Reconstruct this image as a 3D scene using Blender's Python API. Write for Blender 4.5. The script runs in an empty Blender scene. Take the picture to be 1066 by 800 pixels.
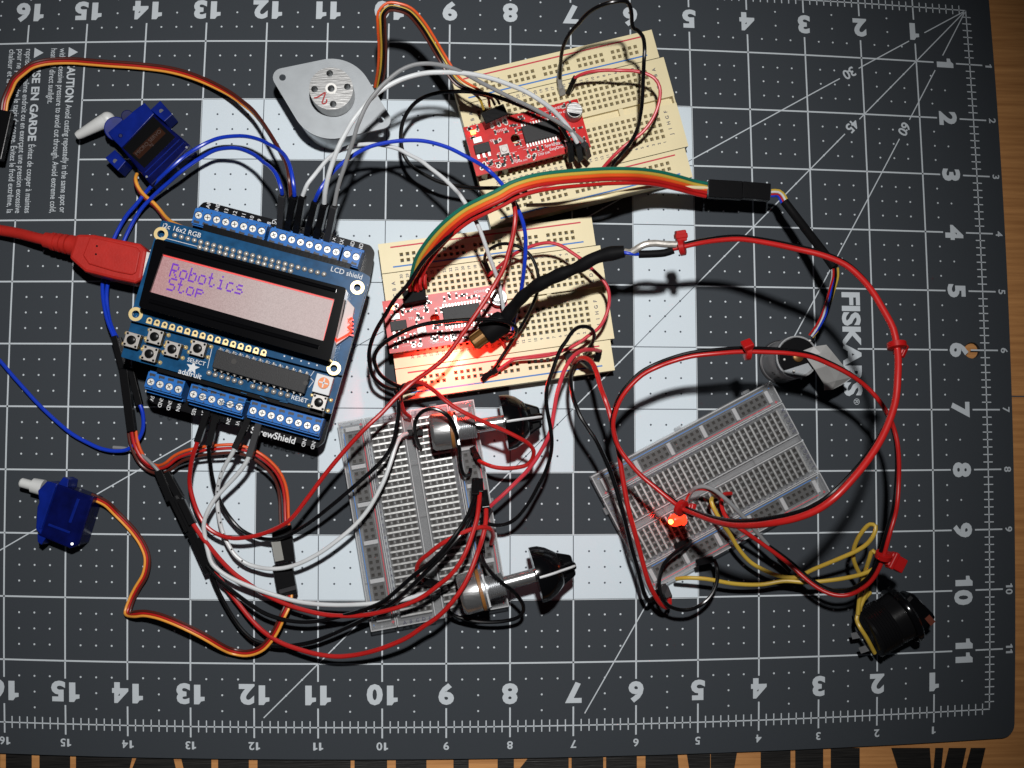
import bpy, bmesh, math, random
from mathutils import Vector, Matrix
random.seed(4)
SC=bpy.context.scene; COL=SC.collection
SC.unit_settings.system='METRIC'; SC.unit_settings.scale_length=0.0254   # one unit = one inch
# ------------------------------------------------------------ camera model
F=1100.0
CAM=Vector((-8.876114917918542,-7.975654089992365,17.112798131839078)); CR=(0.07979513088333212,-0.05272068864995273,0.0006193940097278729)
def rot(r):
    a,b,c=r
    return Matrix.Rotation(c,3,'Z')@Matrix.Rotation(b,3,'Y')@Matrix.Rotation(a,3,'X')
RM=rot(CR)
C1=Vector((-8.98226,-7.8128,16.6693)); RM1=rot((0.07201,-0.06062,0.0005)); K1=-0.13389
def P(px,py,z=0.0):
    d=RM@Vector(((px-533)/F,(400-py)/F,-1)); t=(z-CAM.z)/d.z
    return CAM+d*t
def M(a,b,z=0.0):        # printed grid coordinate (label a, label b) -> point on the mat
    q=RM1.transposed()@(Vector((-a,-b,0))-C1); x=q.x/-q.z; y=q.y/-q.z; s=1+K1*(x*x+y*y)
    return P(533+F*x*s,400-F*y*s,z)
cam=bpy.data.cameras.new('camera'); co=bpy.data.objects.new('camera',cam); COL.objects.link(co)
co.location=CAM; co.rotation_euler=CR; cam.sensor_width=36; cam.lens=F/1066*36; cam.clip_end=400; cam.clip_start=.1
SC.camera=co
# ------------------------------------------------------------ materials
MATS={}
def mat(name,col,rough=.5,metal=0.,var=0.,vs=6.,emit=None,es=0.,alpha=1.,bump=0.,bs=40.,coat=0.,spec=.5,stretch=None,trans=0.):
    if name in MATS: return MATS[name]
    m=bpy.data.materials.new(name); m.use_nodes=True; nt=m.node_tree; b=nt.nodes['Principled BSDF']
    b.inputs['Base Color'].default_value=(*col,1); b.inputs['Roughness'].default_value=rough; b.inputs['Metallic'].default_value=metal
    b.inputs['Alpha'].default_value=alpha; b.inputs['Coat Weight'].default_value=coat; b.inputs['Specular IOR Level'].default_value=spec
    b.inputs['Transmission Weight'].default_value=trans
    if emit: b.inputs['Emission Color'].default_value=(*emit,1); b.inputs['Emission Strength'].default_value=es
    tc=nt.nodes.new('ShaderNodeTexCoord'); mp=nt.nodes.new('ShaderNodeMapping'); nt.links.new(tc.outputs['Object'],mp.inputs[0])
    if stretch: mp.inputs['Scale'].default_value=stretch
    if var:
        n=nt.nodes.new('ShaderNodeTexNoise'); n.inputs['Scale'].default_value=vs; n.inputs['Detail'].default_value=6; nt.links.new(mp.outputs[0],n.inputs[0])
        r=nt.nodes.new('ShaderNodeValToRGB'); r.color_ramp.elements[0].position=.3; r.color_ramp.elements[1].position=.7
        r.color_ramp.elements[0].color=(*[c*(1-var) for c in col],1); r.color_ramp.elements[1].color=(*[min(1,c*(1+var)) for c in col],1)
        nt.links.new(n.outputs[0],r.inputs[0]); nt.links.new(r.outputs[0],b.inputs['Base Color'])
    if bump:
        n=nt.nodes.new('ShaderNodeTexNoise'); n.inputs['Scale'].default_value=bs; n.inputs['Detail'].default_value=4; nt.links.new(mp.outputs[0],n.inputs[0])
        bp=nt.nodes.new('ShaderNodeBump'); bp.inputs['Strength'].default_value=bump; bp.inputs['Distance'].default_value=.01
        nt.links.new(n.outputs[0],bp.inputs['Height']); nt.links.new(bp.outputs[0],b.inputs['Normal'])
    MATS[name]=m; return m
mat('mat_grey',(.038,.044,.051),.75,var=.10,vs=260,bump=.25,bs=120,spec=.12)
mat('print_pale',(.53,.595,.64),.7,var=.03,vs=90,spec=.12)
mat('print_line',(.47,.51,.54),.7,spec=.12)
mat('print_dark',(.055,.065,.08),.7,spec=.12)
mat('red_wire',(.38,.010,.009),.36,var=.08,vs=3,spec=.5)
mat('dull_red_wire',(.50,.03,.045),.4,var=.08,vs=3)
mat('black_wire',(.003,.003,.0035),.26,spec=.3)
mat('white_wire',(.52,.54,.55),.4,var=.04,vs=3)
mat('grey_wire',(.20,.205,.21),.4)
mat('blue_wire',(.006,.035,.42),.33)
mat('green_wire',(.006,.12,.085),.38); mat('yellow_wire',(.46,.31,.04),.4); mat('orange_wire',(.62,.08,.012),.4); mat('brown_wire',(.07,.014,.009),.35)
mat('tan_orange_wire',(.72,.30,.04),.4); mat('cream_wire',(.70,.62,.38),.4); mat('clear_sleeve',(.30,.30,.28),.25,alpha=.75)
mat('black_plastic',(.005,.005,.0055),.25,bump=.1,bs=20,spec=.14); mat('black_gloss',(.002,.002,.0025),.13,spec=.35); mat('black_soft',(.005,.005,.0055),.6,bump=.3,bs=25,spec=.06)
mat('dark_grey_plastic_and_sheen',(.028,.028,.030),.3,spec=.2)  # dark grey plastic; on jumper plugs it paints reflection into black housings
mat('cream',(.64,.56,.35),.4,spec=.2,var=.03,vs=2,bump=.1,bs=8); mat('hole_dark',(.012,.010,.008),.6); mat('hole_metal',(.022,.020,.018),.5,spec=.2)
mat('clear_highlight_and_wall',(.62,.63,.64),.15,alpha=.42,spec=.5); mat('clear_plastic',(.42,.43,.44),.09,alpha=.24,bump=.12,bs=6,spec=.5); mat('clear_plate',(.42,.43,.44),.10,alpha=.15,bump=.12,bs=6,spec=.5); mat('clear_floor',(.16,.16,.165),.6,spec=.1,var=.25,vs=9); mat('clip_dull',(.16,.16,.155),.4,metal=.4); mat('clip_metal',(.36,.36,.35),.36,metal=.55,var=.25,vs=14)
mat('red_pcb',(.46,.008,.008),.34,var=.15,vs=9,spec=.2); mat('blue_pcb',(.007,.055,.135),.22,var=.25,vs=7,spec=.25); mat('black_pcb',(.005,.005,.006),.25,var=.15,vs=7,spec=.12)
mat('blue_terminal',(.022,.125,.39),.3,var=.05,vs=4,spec=.2); mat('slot_dark',(.006,.008,.015),.5)
mat('nickel',(.62,.61,.58),.42,metal=.35,var=.15,vs=20); mat('gold',(.80,.62,.30),.35,metal=.55); mat('steel',(.42,.43,.44),.34,metal=.85,var=.1,vs=5,bump=.08,bs=60)
mat('tin',(.36,.34,.31),.34,metal=.4,var=.2,vs=20)
mat('dark_steel',(.24,.24,.245),.4,metal=.4,var=.1,vs=5); mat('zinc',(.30,.32,.335),.5,metal=.3,spec=.2,var=.05,vs=5,bump=.1,bs=60); mat('brushed',(.38,.38,.375),.34,metal=.85,var=.15,vs=2,stretch=(2,18,2),bump=.25,bs=3); mat('chrome',(.50,.50,.50),.27,metal=.9,var=.1,vs=2,stretch=(2,12,2),bump=.2,bs=3)
mat('chip',(.028,.028,.029),.45,spec=.12,bump=.3,bs=60); mat('silk',(.55,.56,.57),.6)
mat('servo_blue',(.001,.003,.055),.25,spec=.25,alpha=.90,var=.35,vs=5); mat('servo_gear_blue',(.002,.011,.15),.3,spec=.2,var=.25,vs=4); mat('sticker_black',(.0025,.0025,.003),.35,spec=.08); mat('sticker_orange',(.022,.007,.003),.4,spec=.08); mat('nylon',(.55,.56,.55),.42,var=.05,vs=4); mat('servo_inner',(.004,.008,.06),.6,var=.5,vs=7); mat('servo_text',(.03,.012,.008),.5)
mat('usb_red',(.38,.018,.013),.5,spec=.2,var=.08,vs=5,bump=.25,bs=30); mat('tape',(.27,.27,.265),.5,var=.1,vs=3,bump=.3,bs=6)
mat('brass',(.15,.075,.02),.4,metal=.6); mat('rail_red',(.45,.02,.04),.6); mat('rail_blue',(.03,.15,.42),.6); mat('letter_dark',(.05,.05,.08),.6)
mat('phenolic',(.22,.09,.02),.5); mat('marker_red',(.35,.02,.02),.6); mat('tie_red',(.36,.007,.007),.30,alpha=.92)
mat('led_red',(.8,.02,.01),.3,emit=(1,.03,.008),es=3.); mat('led_hot',(1,.6,.2),.3,emit=(1,.35,.06),es=9.)
mat('led_small',(1,.3,.1),.3,emit=(1,.22,.04),es=7.); mat('pixel_violet',(.08,.015,.25),.5,emit=(.16,.035,.42),es=.5,spec=.05)
mat('white_plastic',(.50,.46,.45),.5,spec=.1,emit=(1,.35,.28),es=.05); mat('red_leak',(.5,.03,.03),.5,emit=(1,.05,.04),es=.45); mat('button_cover',(.36,.34,.32),.4,metal=.3,spec=.3); mat('red_glow',(.8,.05,.03),.4,emit=(1,.03,.01),es=2.2); mat('orange_trim',(.60,.17,.03),.5); mat('rocker_red',(.10,.018,.006),.5)
mat('letter_black',(.008,.007,.006),.42,var=.7,vs=3.,stretch=(.6,14,1),bump=.4,bs=4)
# screen glow: pink on the left turning to pale on the right (the backlight diffuser of the module)
def screen_mat():
    m=mat('screen',(.58,.46,.45),.5,spec=.08); nt=m.node_tree; b=nt.nodes['Principled BSDF']
    tc=nt.nodes.new('ShaderNodeTexCoord'); mp=nt.nodes.new('ShaderNodeSeparateXYZ'); nt.links.new(tc.outputs['UV'],mp.inputs[0])
    r=nt.nodes.new('ShaderNodeValToRGB'); nt.links.new(mp.outputs[0],r.inputs[0])
    r.color_ramp.elements[0].color=(.40,.13,.135,1); r.color_ramp.elements[1].color=(.56,.46,.44,1)
    e=r.color_ramp.elements.new(.3); e.color=(.38,.24,.23,1); e=r.color_ramp.elements.new(.65); e.color=(.50,.42,.40,1)
    b.inputs['Emission Strength'].default_value=.62; nt.links.new(r.outputs[0],b.inputs['Emission Color'])
    n=nt.nodes.new('ShaderNodeTexNoise'); n.inputs['Scale'].default_value=70; nt.links.new(tc.outputs['Object'],n.inputs[0])
    r2=nt.nodes.new('ShaderNodeValToRGB'); nt.links.new(n.outputs[0],r2.inputs[0]); r2.color_ramp.elements[0].color=(.13,.10,.10,1); r2.color_ramp.elements[1].color=(.22,.18,.18,1)
    r2.color_ramp.elements[0].position=.3; r2.color_ramp.elements[1].position=.7
    nt.links.new(r2.outputs[0],b.inputs['Base Color'])
screen_mat()
def wood_mat():
    m=bpy.data.materials.new('wood'); m.use_nodes=True; MATS['wood']=m; nt=m.node_tree; b=nt.nodes['Principled BSDF']; L=nt.links
    tc=nt.nodes.new('ShaderNodeTexCoord'); mp=nt.nodes.new('ShaderNodeMapping'); mp.inputs['Scale'].default_value=(.35,9,1); L.new(tc.outputs['Object'],mp.inputs[0])
    n=nt.nodes.new('ShaderNodeTexNoise'); n.inputs['Scale'].default_value=1.3; n.inputs['Detail'].default_value=9; n.inputs['Roughness'].default_value=.65; L.new(mp.outputs[0],n.inputs[0])
    r=nt.nodes.new('ShaderNodeValToRGB'); r.color_ramp.elements[0].position=.3; r.color_ramp.elements[0].color=(.34,.145,.045,1)
    r.color_ramp.elements[1].position=.72; r.color_ramp.elements[1].color=(.60,.29,.10,1); L.new(n.outputs[0],r.inputs[0]); L.new(r.outputs[0],b.inputs['Base Color'])
    b.inputs['Roughness'].default_value=.42
    bp=nt.nodes.new('ShaderNodeBump'); bp.inputs['Strength'].default_value=.3; bp.inputs['Distance'].default_value=.02; L.new(n.outputs[0],bp.inputs['Height']); L.new(bp.outputs[0],b.inputs['Normal'])
wood_mat()
# ------------------------------------------------------------ geometry helpers
class MB:
    def __init__(s): s.v=[]; s.f=[]; s.m=[]
    def add(s,vs,fs,mi=0):
        k=len(s.v); s.v+= [tuple(v) for v in vs]; s.f+=[tuple(k+i for i in f) for f in fs]; s.m+=[mi]*len(fs); return s
    def prism(s,poly,z0,z1,mi=0,px=True):       # poly: photo pixels (seen at height z1) or world xy
        pts=[P(x,y,z1).xy for x,y in poly] if px else [Vector(p[:2]) for p in poly]
        ar=sum(pts[i].x*pts[(i+1)%len(pts)].y-pts[(i+1)%len(pts)].x*pts[i].y for i in range(len(pts)))
        if ar<0: pts=pts[::-1]
        n=len(pts)
        s.add([(p.x,p.y,z0) for p in pts]+[(p.x,p.y,z1) for p in pts],[tuple(range(n-1,-1,-1)),tuple(range(n,2*n))]+[(i,(i+1)%n,n+(i+1)%n,n+i) for i in range(n)],mi); return s
    def bar(s,A,B,w,h,mi=0,up=(0,0,1)):          # rectangular bar between two points
        A=Vector(A);B=Vector(B);d=(B-A).normalized();u=Vector(up); sd=d.cross(u)
        if sd.length<1e-3: sd=d.cross(Vector((1,0,0)))
        sd.normalize(); u=sd.cross(d).normalized(); q=[]
        for c in (A,B):
            for a,b in ((-1,-1),(1,-1),(1,1),(-1,1)): q.append(c+sd*a*w/2+u*b*h/2)
        s.add(q,[(3,2,1,0),(4,5,6,7),(0,1,5,4),(1,2,6,5),(2,3,7,6),(3,0,4,7)],mi); return s
    def cyl(s,A,B,r,r2=None,n=32,mi=0,cap=True):
        A=Vector(A);B=Vector(B);r2=r if r2 is None else r2; d=(B-A).normalized(); e=d.orthogonal().normalized(); g=d.cross(e)
        q=[c+(e*math.cos(2*math.pi*i/n)+g*math.sin(2*math.pi*i/n))*rr for c,rr in ((A,r),(B,r2)) for i in range(n)]
        f=[(i,(i+1)%n,n+(i+1)%n,n+i) for i in range(n)]
        if cap: f+=[tuple(range(n-1,-1,-1)),tuple(range(n,2*n))]
        s.add(q,f,mi); return s
    def lathe(s,A,B,prof,n=36,mi=0):             # prof: (t along AB in units, radius)
        A=Vector(A);d=(Vector(B)-A).normalized(); e=d.orthogonal().normalized(); g=d.cross(e); k=len(prof)
        q=[A+d*t+(e*math.cos(2*math.pi*i/n)+g*math.sin(2*math.pi*i/n))*r for t,r in prof for i in range(n)]
        f=[(j*n+i,j*n+(i+1)%n,(j+1)*n+(i+1)%n,(j+1)*n+i) for j in range(k-1) for i in range(n)]
        f+=[tuple(range(n-1,-1,-1)),tuple(range((k-1)*n,k*n))]
        s.add(q,f,mi); return s
    def tube(s,pts,r,n=10,mi=0):
        k=len(pts); rs=r if isinstance(r,list) else [r]*k
        T=[(pts[min(i+1,k-1)]-pts[max(i-1,0)]).normalized() for i in range(k)]
        e=T[0].orthogonal().normalized(); q=[]
        for i in range(k):
            e=(e-T[i]*e.dot(T[i])).normalized(); g=T[i].cross(e)
            q+=[pts[i]+(e*math.cos(2*math.pi*j/n)+g*math.sin(2*math.pi*j/n))*rs[i] for j in range(n)]
        f=[(i*n+j,i*n+(j+1)%n,(i+1)*n+(j+1)%n,(i+1)*n+j) for i in range(k-1) for j in range(n)]
        f+=[tuple(range(n-1,-1,-1)),tuple(range((k-1)*n,k*n))]
        s.add(q,f,mi); return s
    def ball(s,c,r,mi=0,n=12,sz=1.):
        c=Vector(c); prof=[(-math.cos(math.pi*i/n)*r*sz,max(1e-4,math.sin(math.pi*i/n)*r)) for i in range(n+1)]
        return s.lathe(c,c+Vector((0,0,1)),prof,n=2*n,mi=mi)
def spline(pts,step=.05,radii=None):
    pts=[Vector(p) for p in pts]; out=[]; rr=[]
    ext=[2*pts[0]-pts[1]]+pts+[2*pts[-1]-pts[-2]]
    for i in range(1,len(ext)-2):
        p0,p1,p2,p3=ext[i-1:i+3]; n=max(2,int((p2-p1).length/step))
        t0=0.; t1=t0+max(.01,(p1-p0).length)**.5; t2=t1+max(.01,(p2-p1).length)**.5; t3=t2+max(.01,(p3-p2).length)**.5
        for k in range(n):
            t=t1+(t2-t1)*k/n
            A1=(t1-t)/(t1-t0)*p0+(t-t0)/(t1-t0)*p1; A2=(t2-t)/(t2-t1)*p1+(t-t1)/(t2-t1)*p2; A3=(t3-t)/(t3-t2)*p2+(t-t2)/(t3-t2)*p3
            B1=(t2-t)/(t2-t0)*A1+(t-t0)/(t2-t0)*A2; B2=(t3-t)/(t3-t1)*A2+(t-t1)/(t3-t1)*A3
            out.append((t2-t)/(t2-t1)*B1+(t-t1)/(t2-t1)*B2)
    out.append(pts[-1]); return out
def path(sx,step=.05):
    return spline([P(*map(float,q.split(','))) for q in sx.split()],step)
def offset(pts,d,dz=0.):
    out=[]
    for i,p in enumerate(pts):
        t=(pts[min(i+1,len(pts)-1)]-pts[max(i-1,0)]).normalized()
        q=p-CAM; n=t.cross(Vector((0,0,1)))
        if n.length<.05: n=Vector((1,0,0))
        out.append(p+n.normalized()*d+Vector((0,0,dz)))
    return out
def obj(name,mb,mats,parent=None,smooth=False,bev=0.,label=None,kind=None,uv=None,fix=True):
    me=bpy.data.meshes.new(name); me.from_pydata(mb.v,[],mb.f)
    for m in (mats if isinstance(mats,(list,tuple)) else [mats]): me.materials.append(MATS[m])
    for p,mi in zip(me.polygons,mb.m): p.material_index=mi
    if fix:
        b=bmesh.new(); b.from_mesh(me); bmesh.ops.recalc_face_normals(b,faces=b.faces); b.to_mesh(me); b.free()
    o=bpy.data.objects.new(name,me); COL.objects.link(o)
    r=parent
    while r is not None and r.parent: r=r.parent
    if r is not None:
        mw=Matrix.Translation(r.location)@r.rotation_euler.to_matrix().to_4x4()
        me.transform(mw.inverted()); o.parent=parent
    if smooth:
        for p in me.polygons: p.use_smooth=True
        md=o.modifiers.new('edge','EDGE_SPLIT'); md.split_angle=math.radians(35)
    if bev:
        md=o.modifiers.new('bevel','BEVEL'); md.width=bev; md.segments=2; md.limit_method='ANGLE'; md.angle_limit=math.radians(40)
        if smooth: o.modifiers.move(1,0)
    if label: o['label']=label
    if kind: o['kind']=kind
    return o
def islands(mb):
    par=list(range(len(mb.v)))
    def fd(i):
        while par[i]!=i: par[i]=par[par[i]]; i=par[i]
        return i
    for f in mb.f:
        a=fd(f[0])
        for i in f[1:]: par[fd(i)]=a
    g={}
    for f,m in zip(mb.f,mb.m): g.setdefault(fd(f[0]),[]).append((f,m))
    out=[]
    for fs in g.values():
        n=MB(); mp={}
        for f,m in fs:
            for i in f:
                if i not in mp: mp[i]=len(n.v); n.v.append(mb.v[i])
            n.f.append(tuple(mp[i] for i in f)); n.m.append(m)
        out.append(n)
    return out
def objs(name,mb,*a,**k):      # each loose piece as a part of its own
    return [obj(name,m,*a,**k) for m in islands(mb)]
LABELS=set()
def thing(name,label,cat,px,py,z=0.,group=None):
    o=bpy.data.objects.new(name,None); COL.objects.link(o); o.location=P(px,py,z); o.empty_display_size=.1
    o['label']=label; o['category']=cat
    if group: o['group']=group
    if label in LABELS: print('DUP',label)
    LABELS.add(label)
    return o
TC={}
def text_geo(s,bold=0.,res=3):
    k=(s,bold,res)
    if k in TC: return TC[k]
    c=bpy.data.curves.new('t','FONT'); c.body=s; c.size=1; c.resolution_u=res; c.offset=bold
    o=bpy.data.objects.new('t',c); COL.objects.link(o); dg=bpy.context.evaluated_depsgraph_get()
    me=bpy.data.meshes.new_from_object(o.evaluated_get(dg)); vs=[(v.co.x,v.co.y) for v in me.vertices]; fs=[tuple(p.vertices) for p in me.polygons]
    bpy.data.objects.remove(o); bpy.data.curves.remove(c); bpy.data.meshes.remove(me)
    x0=min(v[0] for v in vs); x1=max(v[0] for v in vs); y0=min(v[1] for v in vs); y1=max(v[1] for v in vs)
    TC[k]=([(x-x0,y) for x,y in vs],fs,x1-x0,y0,y1); return TC[k]
def digits_geo(s,bold=0.):
    if '1' not in s: return text_geo(s,bold)
    vs=[];fs=[];x=0.
    h=text_geo('4',bold)[4]
    for ch in s:
        if ch=='1':
            b=bold*1.0; pts=[(.0,.50-b),(.0,.60),(.12,.63),(.19,h),(.33+b*.6,h),(.33+b*.6,0),(.17-b*.6,0),(.17-b*.6,.50-b)]; k=len(vs)
            vs+=[(x+a,c) for a,c in pts]; fs.append(tuple(range(k,k+8))); x+=.33+.12+b
        else:
            v,f,w,_,_=text_geo(ch,bold); k=len(vs); vs+=[(x+a,c) for a,c in v]; fs+=[tuple(k+i for i in q) for q in f]; x+=w+.09
    w=max(v[0] for v in vs); return vs,fs,w,0,h
def shape(loops,z0,z1,n=None):                   # world-xy loops (outer + holes) extruded
    c=bpy.data.curves.new('s','CURVE'); c.dimensions='2D'; c.fill_mode='BOTH'; c.extrude=(z1-z0)/2
    for lp in loops:
        sp=c.splines.new('POLY'); sp.points.add(len(lp)-1); sp.use_cyclic_u=True
        for i,p in enumerate(lp): sp.points[i].co=(p[0],p[1],0,1)
    o=bpy.data.objects.new('s',c); COL.objects.link(o); dg=bpy.context.evaluated_depsgraph_get()
    me=bpy.data.meshes.new_from_object(o.evaluated_get(dg)); mb=MB()
    mb.add([(v.co.x,v.co.y,v.co.z+(z0+z1)/2) for v in me.vertices],[tuple(p.vertices) for p in me.polygons])
    bpy.data.objects.remove(o); bpy.data.curves.remove(c); bpy.data.meshes.remove(me); return mb
def circ(px,py,z,r,n=28):
    c=P(px,py,z); return [(c.x+r*math.cos(2*math.pi*i/n),c.y+r*math.sin(2*math.pi*i/n)) for i in range(n)]
def roundpoly(pts,r,n=5):
    out=[]; k=len(pts)
    for i in range(k):
        a=Vector(pts[i-1]);b=Vector(pts[i]);c=Vector(pts[(i+1)%k]); rr=r[i] if isinstance(r,(list,tuple)) else r
        if rr<=0: out.append(tuple(b)); continue
        u=(a-b).normalized();w=(c-b).normalized(); rr=min(rr,(a-b).length*.49,(c-b).length*.49); p=b+u*rr;q=b+w*rr
        for j in range(n+1):
            t=j/n; out.append(tuple((1-t)**2*p+2*t*(1-t)*b+t*t*q))
    return out
def wxy(poly,z): return [tuple(P(x,y,z).xy) for x,y in poly]
class Fr:                                        # frame on a rigid thing: origin pixel, +u pixel, +v side pixel, all at height z
    def __init__(s,o,u,v,z):
        s.o=P(*o,z); U=P(*u,z)-s.o; V=P(*v,z)-s.o; s.L=U.length; s.ex=U.normalized(); n=Vector((0,0,1)).cross(s.ex)
        if n.dot(V)<0: n=-n
        s.ey=n; s.W=V.dot(n); s.z=z
    def w(s,u,v,z=None):
        q=s.o+s.ex*u+s.ey*v; q.z=s.z if z is None else z; return q
    def uv(s,px,py,z=None):
        q=P(px,py,s.z if z is None else z)-s.o; return q.dot(s.ex),q.dot(s.ey)
    def box(s,mb,u0,u1,v0,v1,z0,z1,mi=0):
        return mb.prism([s.w(u0,v0),s.w(u1,v0),s.w(u1,v1),s.w(u0,v1)],z0,z1,mi,px=False)
    def text(s,mb,t,u,v,size,z,deg=0.,bold=0.,mi=0,center=True,dirs=1):
        vs,fs,w,y0,y1=text_geo(t,bold); c=math.cos(math.radians(deg)); q=math.sin(math.radians(deg))
        up=s.ex.cross(Vector((0,0,1)))*-1; out=[]      # 'up' is image-up for a left-to-right ex
        for x,y in vs:
            x=(x-(w/2 if center else 0))*size; y=(y-(.35 if center else 0))*size
            X=x*c-y*q; Y=x*q+y*c; p=s.w(u,v,z)+s.ex*X+up*Y; out.append(p)
        mb.add(out,fs,mi)
# ------------------------------------------------------------ table
def build_table():
    zt=-.085
    hole=None
    mb=MB().prism([(-40,-32),(22,-32),(22,12),(-40,12)],-1.2,zt,px=False)
    o=obj('table',mb,'wood',None,kind='structure')
    # a dark seam between boards on the right, and the black lettering painted along the front edge
    mb=MB()
    a=P(1040,412,zt+.003); mb.prism([(a.x-.6,a.y),(a.x+9,a.y-.02),(a.x+9,a.y-.045),(a.x-.6,a.y-.02)],zt,zt+.003,px=False)
    obj('plank_seam',mb,'print_dark',o)
    mb=MB(); z=zt+.004
    segs=[(-400,-16,-22),(4,33,33),(41,73,73),(107,140,151),(151,178,170),(188,220,220),(227,259,259),(269,365,366),(370,403,403),(412,444,444),(473,487,487),(519,533,535),(563,591,586),(595,628,628),(631,662,662),(673,704,704),(715,739,740),(740,765,763),(793,823,822),(829,857,857),(866,894,894)]
    cnt=[0]
    def q(x0,x1,x0b,x1b,y0=779,y1=880): cnt[0]+=1; mb.prism([(x0,y0),(x1,y0),(x1b,y1),(x0b,y1)],zt+.0005,z+.0004*cnt[0])
    edges=[-400,0,6,33,41,73,79,140,146,178,186,220,227,259,268,365,369,403,412,444,472,488,518,535,558,592,595,628,631,663,672,705,714,739.4,740,768,792,823,828,857,865,895]
    slant={140:-6,146:-10,178:6,186:6,558:-20,535:0,705:2,714:4,768:-4}
    for i in range(0,len(edges)-1,2):
        x0,x1=edges[i],edges[i+1]
        if x1-x0<1: continue
        q(x0,x1,x0+slant.get(x0,0)*4,x1+slant.get(x1,0)*4)
    q(79,107,79,107,791,796)            # bar of an F-like letter
    q(79,120,79,110,800,880)
    q(928,968,960,975); q(974,982,965,973); q(988,1006,965,985); q(1011,1026,985,1003)
    obj('painted_lettering',mb,'letter_black',o)
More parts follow.
